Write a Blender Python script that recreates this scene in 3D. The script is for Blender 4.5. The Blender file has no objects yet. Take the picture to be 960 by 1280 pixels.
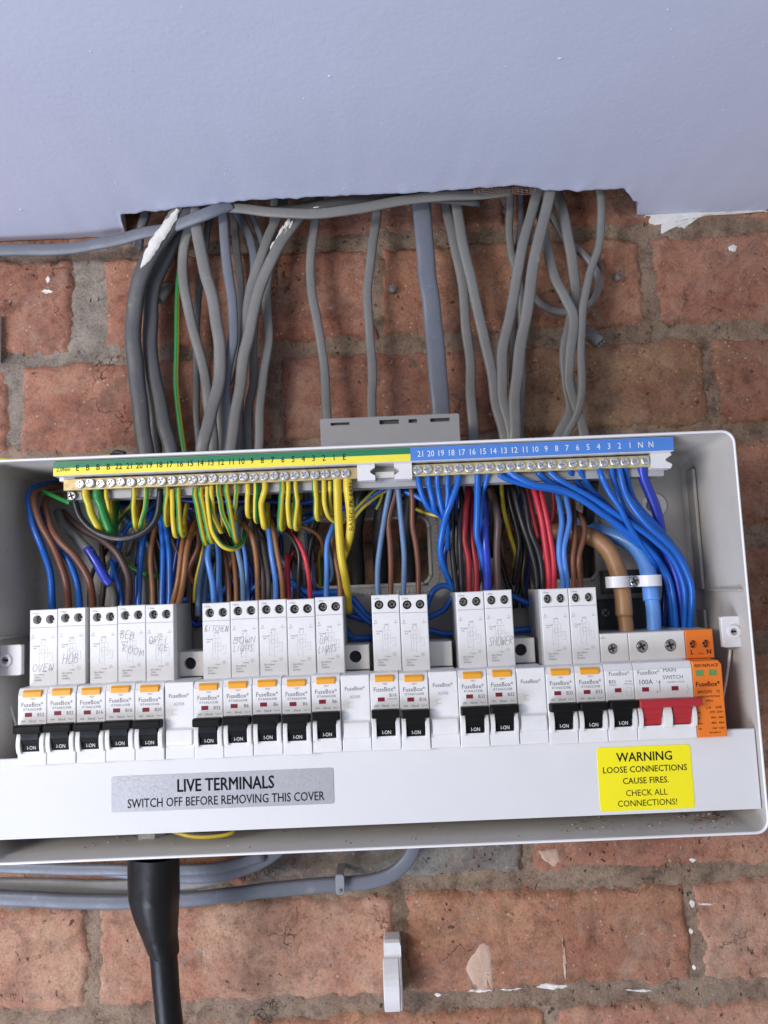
import bpy, bmesh, math, random
from mathutils import Vector, Matrix, noise
from mathutils.geometry import tessellate_polygon
random.seed(7)
S = bpy.context.scene
COL = S.collection

# ------------------------------------------------------------------ camera
PITCH, ROLL, FPX, DCAM = math.radians(5.9), math.radians(2.35), 950.0, 585.0   # millimetres from the wall
_f = Vector((0, math.cos(PITCH), math.sin(PITCH)))
_r = Vector((1, 0, 0)); _u = _r.cross(_f)
RT = _r*math.cos(ROLL) - _u*math.sin(ROLL)
UP = _u*math.cos(ROLL) + _r*math.sin(ROLL)
FW = _f
cd = bpy.data.cameras.new('camera'); cam = bpy.data.objects.new('camera', cd); COL.objects.link(cam)
cd.sensor_fit = 'VERTICAL'; cd.sensor_height = 36; cd.lens = FPX/1280*36
cd.clip_start = 0.01; cd.clip_end = 50
m = Matrix((RT, UP, -FW)).transposed().to_4x4(); m.translation = (0, -DCAM/1000, 0)
cam.matrix_world = m
S.camera = cam

# ------------------------------------------------------------------ light
w = bpy.data.worlds.new('World'); S.world = w; w.use_nodes = True
w.node_tree.nodes['Background'].inputs[0].default_value = (1.0, 0.97, 0.94, 1)
w.node_tree.nodes['Background'].inputs[1].default_value = 0.28

def area(name, loc, target, size, power, color):
    l = bpy.data.lights.new(name, 'AREA'); l.shape = 'RECTANGLE'; l.size = size[0]; l.size_y = size[1]
    l.energy = power; l.color = color
    o = bpy.data.objects.new(name, l); COL.objects.link(o); o.location = loc
    o.rotation_euler = (Vector(target)-Vector(loc)).to_track_quat('-Z', 'Y').to_euler()
    return o
area('window_light', (-1.15, -1.15, -1.15), (0.0, -0.15, 0.15), (0.9, 0.9), 34, (0.72, 0.79, 1.0))
area('room_light', (-0.95, -1.20, 0.16), (0.0, 0, -0.08), (0.45, 0.24), 10.6, (1.0, 0.94, 0.87))
S.view_settings.view_transform = 'Standard'; S.view_settings.look = 'None'
S.view_settings.exposure = 0; S.view_settings.gamma = 1
S.view_settings.use_curve_mapping = False

# ------------------------------------------------------------------ helpers
def un(px, py, d):
    """point (mm: x, depth in front of wall, z) where the sight line meets the plane d mm in front of the wall"""
    v = RT*((px-480)/FPX) + UP*((640-py)/FPX) + FW
    t = (DCAM-d)/v.y
    return (v.x*t, d, v.z*t)
def unz(px, py, z):
    v = RT*((px-480)/FPX) + UP*((640-py)/FPX) + FW
    t = z/v.z
    return (v.x*t, DCAM - v.y*t)

MATS = {}
def mat(name, color, rough=0.45, metal=0.0, var=0.0, vscale=60, bump=0.0, bscale=400, coat=0.0, trans=0.0, spec=0.5, alpha=1.0, scuff=0.0, sc_col=(0.45, 0.42, 0.38)):
    if name in MATS: return MATS[name]
    M = bpy.data.materials.new(name); M.use_nodes = True; nt = M.node_tree; N = nt.nodes; L = nt.links
    b = N['Principled BSDF']
    b.inputs['Base Color'].default_value = (*color, 1); b.inputs['Roughness'].default_value = rough
    b.inputs['Metallic'].default_value = metal; b.inputs['Coat Weight'].default_value = coat
    b.inputs['Transmission Weight'].default_value = trans; b.inputs['Specular IOR Level'].default_value = spec
    b.inputs['Alpha'].default_value = alpha
    g = N.new('ShaderNodeNewGeometry')
    if var > 0:
        n = N.new('ShaderNodeTexNoise'); n.inputs['Scale'].default_value = vscale; n.inputs['Detail'].default_value = 6
        n.inputs['Roughness'].default_value = 0.65
        L.new(g.outputs['Position'], n.inputs['Vector'])
        r = N.new('ShaderNodeMapRange'); r.inputs[1].default_value = 0.3; r.inputs[2].default_value = 0.7
        r.inputs[3].default_value = 1-var; r.inputs[4].default_value = 1+var*0.6
        L.new(n.outputs['Fac'], r.inputs[0])
        mx = N.new('ShaderNodeVectorMath'); mx.operation = 'SCALE'; mx.inputs[0].default_value = color
        L.new(r.outputs[0], mx.inputs['Scale']); L.new(mx.outputs[0], b.inputs['Base Color'])
        r2 = N.new('ShaderNodeMapRange'); r2.inputs[1].default_value = 0.3; r2.inputs[2].default_value = 0.7
        r2.inputs[3].default_value = min(1, rough+0.12); r2.inputs[4].default_value = max(0.02, rough-0.1)
        L.new(n.outputs['Fac'], r2.inputs[0]); L.new(r2.outputs[0], b.inputs['Roughness'])
    if bump > 0:
        n2 = N.new('ShaderNodeTexNoise'); n2.inputs['Scale'].default_value = bscale; n2.inputs['Detail'].default_value = 5
        L.new(g.outputs['Position'], n2.inputs['Vector'])
        bp = N.new('ShaderNodeBump'); bp.inputs['Strength'].default_value = bump; bp.inputs['Distance'].default_value = 0.001
        L.new(n2.outputs['Fac'], bp.inputs['Height']); L.new(bp.outputs[0], b.inputs['Normal'])
    if scuff > 0:
        n4 = N.new('ShaderNodeTexNoise'); n4.inputs['Scale'].default_value = 45; n4.inputs['Detail'].default_value = 9; n4.inputs['Roughness'].default_value = 0.8
        L.new(g.outputs['Position'], n4.inputs['Vector'])
        rr_ = N.new('ShaderNodeMapRange'); rr_.inputs[1].default_value = 0.60; rr_.inputs[2].default_value = 0.72; rr_.inputs[4].default_value = scuff
        L.new(n4.outputs['Fac'], rr_.inputs[0])
        mx4 = N.new('ShaderNodeMix'); mx4.data_type = 'RGBA'; L.new(rr_.outputs[0], mx4.inputs[0])
        src = b.inputs['Base Color'].links
        if src: L.new(src[0].from_socket, mx4.inputs[6])
        else: mx4.inputs[6].default_value = (*color, 1)
        mx4.inputs[7].default_value = (*sc_col, 1); L.new(mx4.outputs[2], b.inputs['Base Color'])
    MATS[name] = M
    return M

white  = mat('white_plastic', (0.74, 0.735, 0.72), 0.38, var=0.07, vscale=40, bump=0.06, bscale=1500, scuff=0.18, sc_col=(0.52, 0.46, 0.36))
cream  = mat('cream_plastic', (0.70, 0.685, 0.645), 0.42, var=0.08, vscale=50, bump=0.06, bscale=1500, scuff=0.25, sc_col=(0.48, 0.42, 0.32))
cover_m = mat('white_painted_steel', (0.68, 0.68, 0.68), 0.40, var=0.04, vscale=14, bump=0.05, bscale=900, scuff=0.22, sc_col=(0.5, 0.46, 0.4))
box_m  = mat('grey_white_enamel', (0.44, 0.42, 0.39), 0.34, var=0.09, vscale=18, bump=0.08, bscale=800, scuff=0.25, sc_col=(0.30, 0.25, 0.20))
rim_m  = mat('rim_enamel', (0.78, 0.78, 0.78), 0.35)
blackp = mat('black_plastic', (0.006, 0.006, 0.006), 0.45, var=0.15, vscale=90, bump=0.08, bscale=900, spec=0.16)
holem  = mat('hole_dark', (0.012, 0.012, 0.012), 0.6)
redp   = mat('red_plastic', (0.40, 0.022, 0.032), 0.38, var=0.06, vscale=60)
redw   = mat('dark_red_window', (0.22, 0.012, 0.03), 0.3)
orangeb = mat('amber_plastic', (0.80, 0.36, 0.025), 0.4, var=0.06)
orange = mat('orange_plastic', (0.80, 0.19, 0.02), 0.42, var=0.05, vscale=70)
greenw = mat('green_window', (0.13, 0.27, 0.08), 0.35)
steel  = mat('steel_screw', (0.66, 0.65, 0.64), 0.30, metal=1.0, var=0.35, vscale=500)
steeld = mat('dull_steel', (0.35, 0.34, 0.33), 0.4, metal=1.0, var=0.25, vscale=300)
slotm  = mat('screw_slot_dark', (0.03, 0.03, 0.03), 0.7)
brass  = mat('brass', (0.50, 0.40, 0.20), 0.5, metal=0.6, var=0.15, vscale=200)
clipw  = mat('translucent_white_plastic', (0.72, 0.71, 0.72), 0.3, var=0.04)
greys  = mat('grey_holder_plastic', (0.36, 0.36, 0.37), 0.42, var=0.06)
ink    = mat('grey_print_ink', (0.11, 0.11, 0.12), 0.6)
inkd   = mat('dark_print_ink', (0.008, 0.008, 0.010), 0.8, spec=0.15)
inkl   = mat('pale_print_ink', (0.33, 0.33, 0.34), 0.6)
inkw   = mat('white_print_ink', (0.75, 0.75, 0.75), 0.6)
pen    = mat('pen_marks', (0.19, 0.19, 0.20), 0.6)
sgreen = mat('sticker_green', (0.015, 0.19, 0.085), 0.5, var=0.05)
syellow = mat('sticker_yellow', (0.85, 0.73, 0.06), 0.5, var=0.05)
sblue  = mat('sticker_blue', (0.07, 0.22, 0.62), 0.5, var=0.05)
warny  = mat('warning_yellow', (0.90, 0.80, 0.01), 0.45, var=0.03, vscale=25)
silver = mat('silver_label', (0.52, 0.53, 0.56), 0.36, metal=0.55, var=0.05, vscale=900)

WC = {
 'blue':   mat('wire_blue', (0.010, 0.115, 0.48), 0.3, var=0.12, vscale=80, bump=0.1, bscale=500),
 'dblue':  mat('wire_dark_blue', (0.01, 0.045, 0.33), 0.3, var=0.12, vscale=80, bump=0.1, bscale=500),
 'violet': mat('wire_violet_blue', (0.025, 0.05, 0.42), 0.3, var=0.1, vscale=80),
 'lblue':  mat('wire_light_blue', (0.075, 0.22, 0.60), 0.34, var=0.1, vscale=80),
 'gblue':  mat('wire_grey_blue', (0.12, 0.21, 0.36), 0.4, var=0.12, vscale=80, bump=0.1, bscale=500),
 'brown':  mat('wire_brown', (0.17, 0.065, 0.035), 0.38, var=0.14, vscale=80, bump=0.1, bscale=500),
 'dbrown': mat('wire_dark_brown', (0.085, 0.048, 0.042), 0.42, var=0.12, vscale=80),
 'tan':    mat('wire_tan_brown', (0.27, 0.115, 0.045), 0.4, var=0.12, vscale=80),
 'black':  mat('wire_black', (0.014, 0.014, 0.016), 0.36, var=0.2, vscale=80, bump=0.1, bscale=500),
 'red':    mat('wire_red', (0.50, 0.03, 0.05), 0.38, var=0.12, vscale=80),
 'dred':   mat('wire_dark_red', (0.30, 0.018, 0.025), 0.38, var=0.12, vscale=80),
 'yellow': mat('wire_yellow', (0.64, 0.48, 0.035), 0.38, var=0.08, vscale=80),
 'green':  mat('wire_green', (0.02, 0.21, 0.045), 0.38, var=0.12, vscale=80),
 'grey':   mat('wire_grey', (0.17, 0.17, 0.165), 0.5, var=0.12, vscale=60, bump=0.15, bscale=500),
 'fawn':   mat('tail_fawn', (0.36, 0.19, 0.085), 0.42, var=0.08, vscale=60),
 'sky':    mat('tail_light_blue', (0.13, 0.33, 0.78), 0.36, var=0.06, vscale=60),
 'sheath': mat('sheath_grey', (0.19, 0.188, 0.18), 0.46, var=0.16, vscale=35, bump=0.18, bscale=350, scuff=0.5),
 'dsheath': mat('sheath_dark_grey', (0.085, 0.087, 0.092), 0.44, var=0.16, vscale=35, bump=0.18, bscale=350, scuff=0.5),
 'bsheath': mat('sheath_blue_grey', (0.15, 0.165, 0.20), 0.42, var=0.14, vscale=35, bump=0.18, bscale=350, scuff=0.5),
 'conduit': mat('black_conduit', (0.018, 0.018, 0.019), 0.5, var=0.2, vscale=60),
 'paint':  mat('dried_white_paint', (0.72, 0.71, 0.67), 0.6, var=0.12, vscale=120, bump=0.4, bscale=500),
}

def tag(o, label=None, cat=None, group=None, kind=None):
    if label: o['label'] = label
    if cat: o['category'] = cat
    if group: o['group'] = group
    if kind: o['kind'] = kind
    return o
def thing(name, label, cat, base=(0, 0, 0), group=None):
    o = bpy.data.objects.new(name, None); COL.objects.link(o)
    o.location = (base[0]/1000, -base[1]/1000, base[2]/1000); o.empty_display_size = 0.01
    o['_b'] = base
    return tag(o, label, cat, group)

class MB:
    """collects geometry in mm as (x, depth, z); builds one mesh in metres"""
    def __init__(s): s.v = []; s.f = []; s.m = []; s.mats = []; s.sm = []
    def mi(s, M):
        if M not in s.mats: s.mats.append(M)
        return s.mats.index(M)
    def add(s, vs, fs, M, smooth=False):
        o = len(s.v); s.v += [tuple(p) for p in vs]; k = s.mi(M)
        for f in fs: s.f.append([i+o for i in f]); s.m.append(k); s.sm.append(smooth)
        return s
    def box(s, x0, x1, d0, d1, z0, z1, M, bev=0.0):
        if bev <= 0:
            vs = [(x, d, z) for z in (z0, z1) for d in (d0, d1) for x in (x0, x1)]
            return s.add(vs, [(0,1,3,2), (4,6,7,5), (0,4,5,1), (2,3,7,6), (0,2,6,4), (1,5,7,3)], M)
        b = bev; vs = []
        for (d, i) in ((d0, 0), (d1-b, 0), (d1-b*.3, b*.3), (d1, b)):
            vs += [(x0+i, d, z0+i), (x1-i, d, z0+i), (x1-i, d, z1-i), (x0+i, d, z1-i)]
        fs = [(3,2,1,0), (12,13,14,15)]
        for k in range(3):
            for j in range(4): a = k*4+j; c = k*4+(j+1) % 4; fs.append((a, c, c+4, a+4))
        return s.add(vs, fs, M)
    def plate(s, outer, holes, d0, d1, M, bev=0.0, hole_mat=None):
        """polygon (x,z) with holes, from depth d0 (back) to d1 (front)"""
        cx = (max(p[0] for p in outer)+min(p[0] for p in outer))/2; cz = (max(p[1] for p in outer)+min(p[1] for p in outer))/2
        hx = (max(p[0] for p in outer)-cx) or 1; hz = (max(p[1] for p in outer)-cz) or 1
        inn = [(cx+(x-cx)*(1-bev/hx), cz+(z-cz)*(1-bev/hz)) for x, z in outer]
        loops = [inn]+holes
        flat = [p for l in loops for p in l]
        tris = tessellate_polygon([[Vector((p[0], p[1], 0)) for p in l] for l in loops])
        s.add([(p[0], d1, p[1]) for p in flat], [tuple(t) for t in tris], M)
        n = len(outer)
        lv = [(p[0], d1, p[1]) for p in inn]+[(p[0], d1-bev*.9, p[1]) for p in outer]+[(p[0], d0, p[1]) for p in outer]
        fs = [(k*n+j, k*n+(j+1) % n, (k+1)*n+(j+1) % n, (k+1)*n+j) for k in range(2) for j in range(n)]
        s.add(lv, fs, M)
        for h in holes:
            n = len(h)
            s.add([(p[0], d1, p[1]) for p in h]+[(p[0], d0, p[1]) for p in h],
                  [(j, j+n, (j+1) % n+n, (j+1) % n) for j in range(n)], hole_mat or M, len(h) > 8)
        return s
    def disc(s, cx, d, cz, r, M, n=20):
        s.add([(cx+r*math.cos(2*math.pi*k/n), d, cz+r*math.sin(2*math.pi*k/n)) for k in range(n)], [tuple(range(n))], M)
        return s
    def cyl(s, cx, d0, d1, cz, r, M, n=20, bev=0.3):
        vs = []
        for (d, rr) in ((d0, r), (d1-bev, r), (d1, r-bev)):
            vs += [(cx+rr*math.cos(2*math.pi*k/n), d, cz+rr*math.sin(2*math.pi*k/n)) for k in range(n)]
        fs = [(k*n+j, k*n+(j+1) % n, (k+1)*n+(j+1) % n, (k+1)*n+j) for k in range(2) for j in range(n)]
        s.add(vs, fs, M, True); s.add(vs[2*n:], [tuple(range(n))], M); s.add(vs[:n], [tuple(range(n))], M)
        return s
    def prismx(s, prof, x0, x1, M, smooth=False, bev=0.0):
        """profile of (depth, z) swept along x"""
        n = len(prof); cd_ = sum(p[0] for p in prof)/n; cz = sum(p[1] for p in prof)/n
        def sh(p): return (cd_+(p[0]-cd_)*(1-bev*.12), cz+(p[1]-cz)*(1-bev*.12))
        rings = [(x0, True), (x0+bev, False), (x1-bev, False), (x1, True)] if bev > 0 else [(x0, False), (x1, False)]
        vs = []
        for x, k in rings: vs += [(x, *(sh(p) if k else p)) for p in prof]
        fs = [(k*n+j, k*n+(j+1) % n, (k+1)*n+(j+1) % n, (k+1)*n+j) for k in range(len(rings)-1) for j in range(n)]
        s.add(vs, fs, M, smooth)
        s.add(vs[:n], [tuple(range(n))], M); s.add(vs[-n:], [tuple(range(n))], M)
        return s
    def ribbon(s, pts, wd, d, M):
        for (a, b) in zip(pts, pts[1:]):
            dx, dz = b[0]-a[0], b[1]-a[1]; l = math.hypot(dx, dz) or 1; nx, nz = -dz/l*wd/2, dx/l*wd/2
            ex, ez = dx/l*wd*.3, dz/l*wd*.3
            s.add([(a[0]+nx-ex, d, a[1]+nz-ez), (b[0]+nx+ex, d, b[1]+nz+ez), (b[0]-nx+ex, d, b[1]-nz+ez), (a[0]-nx-ex, d, a[1]-nz-ez)], [(0, 1, 2, 3)], M)
        return s
    def text(s, string, cx, cz, size, d, M, align='C', bold=0.0, sx=1.0, shear=0.0):
        vs, fs = text_mesh(string, 0.0)
        if not vs: return s
        if bold > 0:
            for q, (a_, b_) in enumerate(((1, 0), (-1, 0), (0, .7), (0, -.7), (.7, .6), (-.7, -.6))):
                s.text(string, cx+a_*bold*size*.8, cz+b_*bold*size*.8, size, d-.004*(q+1), M, align, 0.0, sx, shear)
        x0 = min(v[0] for v in vs); x1 = max(v[0] for v in vs)
        off = {'C': (x0+x1)/2, 'L': x0, 'R': x1}[align]
        return s.add([(cx+(v[0]-off)*size*sx+v[1]*size*shear, d, cz+(v[1]-0.35)*size) for v in vs], fs, M)
    def build(s, name, parent=None, smooth=None, auto=True):
        me = bpy.data.meshes.new(name)
        b = (0, 0, 0)
        if parent is not None:
            p = parent
            while p.parent is not None: p = p.parent
            b = tuple(p['_b']) if '_b' in p else (0, 0, 0)
        me.from_pydata([((x-b[0])/1000, -(d-b[1])/1000, (z-b[2])/1000) for x, d, z in s.v], [], s.f)
        for M in s.mats: me.materials.append(M)
        me.polygons.foreach_set('material_index', s.m)
        me.polygons.foreach_set('use_smooth', s.sm)
        bm = bmesh.new(); bm.from_mesh(me); bmesh.ops.recalc_face_normals(bm, faces=bm.faces); bm.to_mesh(me); bm.free()
        o = bpy.data.objects.new(name, me); COL.objects.link(o)
        if parent is not None: o.parent = parent
        return o

_tc = {}
def text_mesh(string, bold=0.0):
    k = (string, bold)
    if k not in _tc:
        c = bpy.data.curves.new('t', 'FONT'); c.body = string; c.size = 1.0; c.resolution_u = 2; c.offset = bold
        o = bpy.data.objects.new('t', c); COL.objects.link(o)
        dg = bpy.context.evaluated_depsgraph_get(); me = bpy.data.meshes.new_from_object(o.evaluated_get(dg))
        _tc[k] = ([tuple(v.co) for v in me.vertices], [tuple(p.vertices) for p in me.polygons])
        bpy.data.objects.remove(o); bpy.data.curves.remove(c); bpy.data.meshes.remove(me)
    return _tc[k]

def rrect(x0, x1, z0, z1, r, n=5):
    out = []
    for (cx, cz, a) in ((x1-r, z1-r, 0), (x0+r, z1-r, 90), (x0+r, z0+r, 180), (x1-r, z0+r, 270)):
        for k in range(n+1):
            t = math.radians(a+90*k/n); out.append((cx+r*math.cos(t), cz+r*math.sin(t)))
    return out
def circ(cx, cz, r, n=20): return [(cx+r*math.cos(2*math.pi*k/n), cz+r*math.sin(2*math.pi*k/n)) for k in range(n)]

def catmull(pts, per=8):
    P = [Vector(p) for p in pts]
    if len(P) < 3: return [P[0].lerp(P[1], k/per) for k in range(per+1)]
    P = [P[0]*2-P[1]]+P+[P[-1]*2-P[-2]]; out = []
    for i in range(1, len(P)-2):
        a, b, c, d = P[i-1:i+3]
        # centripetal-ish parametrisation keeps tight bends free of loops
        for k in range(per):
            t = k/per
            out.append(0.5*((2*b)+(c-a)*t+(2*a-5*b+4*c-d)*t*t+(3*b-a-3*c+d)*t**3))
    out.append(P[-2]); return out

def tube(mb, pts, rw, rh=None, M=None, n=12, per=8, radii=None, stripe=None, flat=False, phase=0.0, twist=0.0, wob=0.0):
    """pts are (x, depth, z). flat keeps the wide side turned out from the wall."""
    C = catmull(pts, per); rh = rh or rw; N = len(C)
    if wob > 0:
        C = [c+Vector([noise.noise(c*0.033+Vector((k*37.1+phase, 5, 1)))*wob for k in range(3)]) for c in C]
    T = [(C[min(i+1, N-1)]-C[max(i-1, 0)]).normalized() for i in range(N)]
    ref = Vector((0, 1, 0)); vs = []
    u = ref.cross(T[0])
    if u.length < 0.1: u = Vector((1, 0, 0))
    u.normalize()
    for i in range(N):
        if flat:
            u2 = ref.cross(T[i])
            if u2.length > 0.15: u = u2.normalized() if u2.dot(u) > 0 else -u2.normalized()
        u = (u-T[i]*u.dot(T[i])).normalized(); v = T[i].cross(u)
        k = 1.0+0.05*noise.noise(C[i]*0.035+Vector((phase*7, 3, 1)))
        if radii: 
            q = i/(N-1)*(len(radii)-1); j = min(int(q), len(radii)-2); k = radii[j]+(radii[j+1]-radii[j])*(q-j)
        for a in range(n):
            th = 2*math.pi*a/n+phase+twist*i/N
            ca, sa = math.cos(th), math.sin(th)
            if flat: e = 0.62; ca = math.copysign(abs(ca)**e, ca); sa = math.copysign(abs(sa)**0.8, sa)
            vs.append(C[i]+u*ca*rw*k+v*sa*rh*k)
    for a in range(n):
        fs = [(i*n+a, i*n+(a+1) % n, (i+1)*n+(a+1) % n, (i+1)*n+a) for i in range(N-1)]
        if a == 0: mb.add(vs, fs, stripe[1] if stripe and a in stripe[0] else M, True); base = len(mb.v)-len(vs)
        else:
            kk = mb.mi(stripe[1] if stripe and a in stripe[0] else M)
            for f in fs: mb.f.append([q+base for q in f]); mb.m.append(kk); mb.sm.append(True)
    kk = mb.mi(M)
    mb.f.append([base+a for a in range(n)]); mb.m.append(kk); mb.sm.append(False)
    mb.f.append([base+(N-1)*n+a for a in range(n)]); mb.m.append(kk); mb.sm.append(False)
    return mb

# ------------------------------------------------------------------ brick wall
def fbm(x, z, s, seed=0, o=4):
    return noise.fractal(Vector((x*s, z*s, seed)), 1.0, 2.0, o)

def brick_mat(name, c1, c2, mortar=False):
    M = bpy.data.materials.new(name); M.use_nodes = True; nt = M.node_tree; N = nt.nodes; L = nt.links
    b = N['Principled BSDF']; b.inputs['Roughness'].default_value = 0.88; b.inputs['Specular IOR Level'].default_value = 0.25
    g = N.new('ShaderNodeNewGeometry')
    def nz(scale, det=8, ro=0.65, dist=0.0):
        n = N.new('ShaderNodeTexNoise'); n.inputs['Scale'].default_value = scale; n.inputs['Detail'].default_value = det
        n.inputs['Roughness'].default_value = ro; n.inputs['Distortion'].default_value = dist
        L.new(g.outputs['Position'], n.inputs['Vector']); return n
    def ramp(src, stops):
        r = N.new('ShaderNodeValToRGB'); e = r.color_ramp.elements
        while len(e) < len(stops): e.new(0.5)
        for i, (p, c) in enumerate(stops): e[i].position = p; e[i].color = (*c, 1) if isinstance(c, tuple) else (c, c, c, 1)
        L.new(src, r.inputs[0]); return r
    def mix(fac, a, bb, mode='MIX'):
        x = N.new('ShaderNodeMix'); x.data_type = 'RGBA'; x.blend_type = mode
        if isinstance(fac, float): x.inputs[0].default_value = fac
        else: L.new(fac, x.inputs[0])
        for s_, i in ((a, 6), (bb, 7)):
            if isinstance(s_, tuple): x.inputs[i].default_value = (*s_, 1)
            else: L.new(s_, x.inputs[i])
        return x.outputs[2]
    big = nz(14 if not mortar else 30, 6, 0.6, 0.6)
    base = mix(ramp(big.outputs['Fac'], [(0.36, 0.0), (0.64, 1.0)]).outputs[0], c1, c2)
    mid = nz(75, 9, 0.7, 0.2)
    base = mix(ramp(mid.outputs['Fac'], [(0.34, 0.60 if not mortar else 0.5), (0.5, 0.97), (0.66, 1.3 if not mortar else 1.3)]).outputs[0], (0, 0, 0), base)
    mm = N.new('ShaderNodeMix'); 
    base2 = N.new('ShaderNodeMix'); base2.data_type = 'RGBA'; base2.blend_type = 'MULTIPLY'; base2.inputs[0].default_value = 0.9
    L.new(base, base2.inputs[6]); fine = nz(520, 8, 0.85)
    L.new(ramp(fine.outputs['Fac'], [(0.36, 0.28), (0.47, 0.86), (0.60, 1.0)]).outputs[0], base2.inputs[7])
    col = base2.outputs[2]
    if not mortar:
        so = nz(19, 7, 0.7, 0.8)
        col = mix(ramp(so.outputs['Fac'], [(0.50, 0.0), (0.68, 0.62)]).outputs[0], col, (0.17, 0.095, 0.07))
        so2 = nz(31, 8, 0.75, 0.4)
        col = mix(ramp(so2.outputs['Fac'], [(0.54, 0.0), (0.70, 0.5)]).outputs[0], col, (0.52, 0.34, 0.21))
    # pale grit
    vo = N.new('ShaderNodeTexVoronoi'); vo.inputs['Scale'].default_value = 210 if not mortar else 330
    L.new(g.outputs['Position'], vo.inputs['Vector'])
    gm = nz(60, 4)
    sp = N.new('ShaderNodeMath'); sp.operation = 'MULTIPLY'
    L.new(ramp(vo.outputs['Distance'], [(0.13, 1.0), (0.22, 0.0)]).outputs[0], sp.inputs[0])
    L.new(ramp(gm.outputs['Fac'], [(0.49, 0.0), (0.60, 1.0)]).outputs[0], sp.inputs[1])
    col = mix(sp.outputs[0], col, (0.50, 0.40, 0.31))
    # pits
    vp = N.new('ShaderNodeTexVoronoi'); vp.inputs['Scale'].default_value = 150; vp.inputs['Randomness'].default_value = 1
    ad = N.new('ShaderNodeVectorMath'); ad.operation = 'ADD'; ad.inputs[1].default_value = (3.3, 1.7, 8.1)
    dn = nz(90, 3); dsc = N.new('ShaderNodeVectorMath'); dsc.operation = 'SCALE'; dsc.inputs['Scale'].default_value = 0.012
    L.new(dn.outputs['Color'], dsc.inputs[0]); a2 = N.new('ShaderNodeVectorMath'); a2.operation = 'ADD'
    L.new(g.outputs['Position'], ad.inputs[0]); L.new(ad.outputs[0], a2.inputs[0]); L.new(dsc.outputs[0], a2.inputs[1]); L.new(a2.outputs[0], vp.inputs['Vector'])
    pit = N.new('ShaderNodeMath'); pit.operation = 'MULTIPLY'
    L.new(ramp(vp.outputs['Distance'], [(0.10, 1.0), (0.24, 0.0)]).outputs[0], pit.inputs[0])
    gp = nz(38, 5); L.new(ramp(gp.outputs['Fac'], [(0.53, 0.0), (0.60, 0.8)]).outputs[0], pit.inputs[1])
    col = mix(pit.outputs[0], col, (0.055, 0.03, 0.024))
    # hairline cracks
    vc = N.new('ShaderNodeTexVoronoi'); vc.feature = 'DISTANCE_TO_EDGE'; vc.inputs['Scale'].default_value = 22
    dn2 = nz(35, 6); ds2 = N.new('ShaderNodeVectorMath'); ds2.operation = 'SCALE'; ds2.inputs['Scale'].default_value = 0.05
    L.new(dn2.outputs['Color'], ds2.inputs[0]); a3 = N.new('ShaderNodeVectorMath'); a3.operation = 'ADD'
    L.new(g.outputs['Position'], a3.inputs[0]); L.new(ds2.outputs[0], a3.inputs[1]); L.new(a3.outputs[0], vc.inputs['Vector'])
    cr = N.new('ShaderNodeMath'); cr.operation = 'MULTIPLY'
    L.new(ramp(vc.outputs['Distance'], [(0.002, 1.0), (0.010, 0.0)]).outputs[0], cr.inputs[0])
    gc = nz(17, 4); L.new(ramp(gc.outputs['Fac'], [(0.55, 0.0), (0.64, 0.7)]).outputs[0], cr.inputs[1])
    col = mix(cr.outputs[0], col, (0.05, 0.03, 0.022))
    # lime bloom
    bl = nz(26, 7, 0.8, 1.0)
    col = mix(ramp(bl.outputs['Fac'], [(0.52, 0.0), (0.74, 0.5)]).outputs[0], col, (0.42, 0.36, 0.30))
    L.new(col, b.inputs['Base Color'])
    # relief
    h = N.new('ShaderNodeMath'); h.operation = 'ADD'; L.new(mid.outputs['Fac'], h.inputs[0])
    hf = N.new('ShaderNodeMath'); hf.operation = 'MULTIPLY'; hf.inputs[1].default_value = 0.5; L.new(fine.outputs['Fac'], hf.inputs[0]); L.new(hf.outputs[0], h.inputs[1])
    h2 = N.new('ShaderNodeMath'); h2.operation = 'SUBTRACT'; L.new(h.outputs[0], h2.inputs[0]); L.new(pit.outputs[0], h2.inputs[1])
    h3 = N.new('ShaderNodeMath'); h3.operation = 'SUBTRACT'; L.new(h2.outputs[0], h3.inputs[0]); L.new(cr.outputs[0], h3.inputs[1])
    bp = N.new('ShaderNodeBump'); bp.inputs['Strength'].default_value = 1.0; bp.inputs['Distance'].default_value = 0.0016 if not mortar else 0.003
    L.new(h3.outputs[0], bp.inputs['Height']); L.new(bp.outputs[0], b.inputs['Normal'])
    MATS[name] = M
    return M
BM = {
 'r1': brick_mat('brick_red', (0.36, 0.145, 0.095), (0.52, 0.265, 0.175)),
 'r2': brick_mat('brick_dull_red', (0.32, 0.13, 0.09), (0.46, 0.23, 0.155)),
 'o':  brick_mat('brick_orange', (0.54, 0.285, 0.170), (0.40, 0.175, 0.112)),
 'p':  brick_mat('brick_pinkish', (0.49, 0.235, 0.155), (0.60, 0.36, 0.245)),
 't':  brick_mat('brick_tan', (0.47, 0.30, 0.175), (0.34, 0.165, 0.10)),
 'g':  brick_mat('brick_bluish_grey', (0.30, 0.29, 0.26), (0.20, 0.16, 0.15)),
}
mortar_m = brick_mat('mortar', (0.29, 0.195, 0.138), (0.46, 0.335, 0.24), mortar=True)
grey_mortar = brick_mat('grey_cement', (0.32, 0.265, 0.215), (0.46, 0.40, 0.33), mortar=True)

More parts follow.
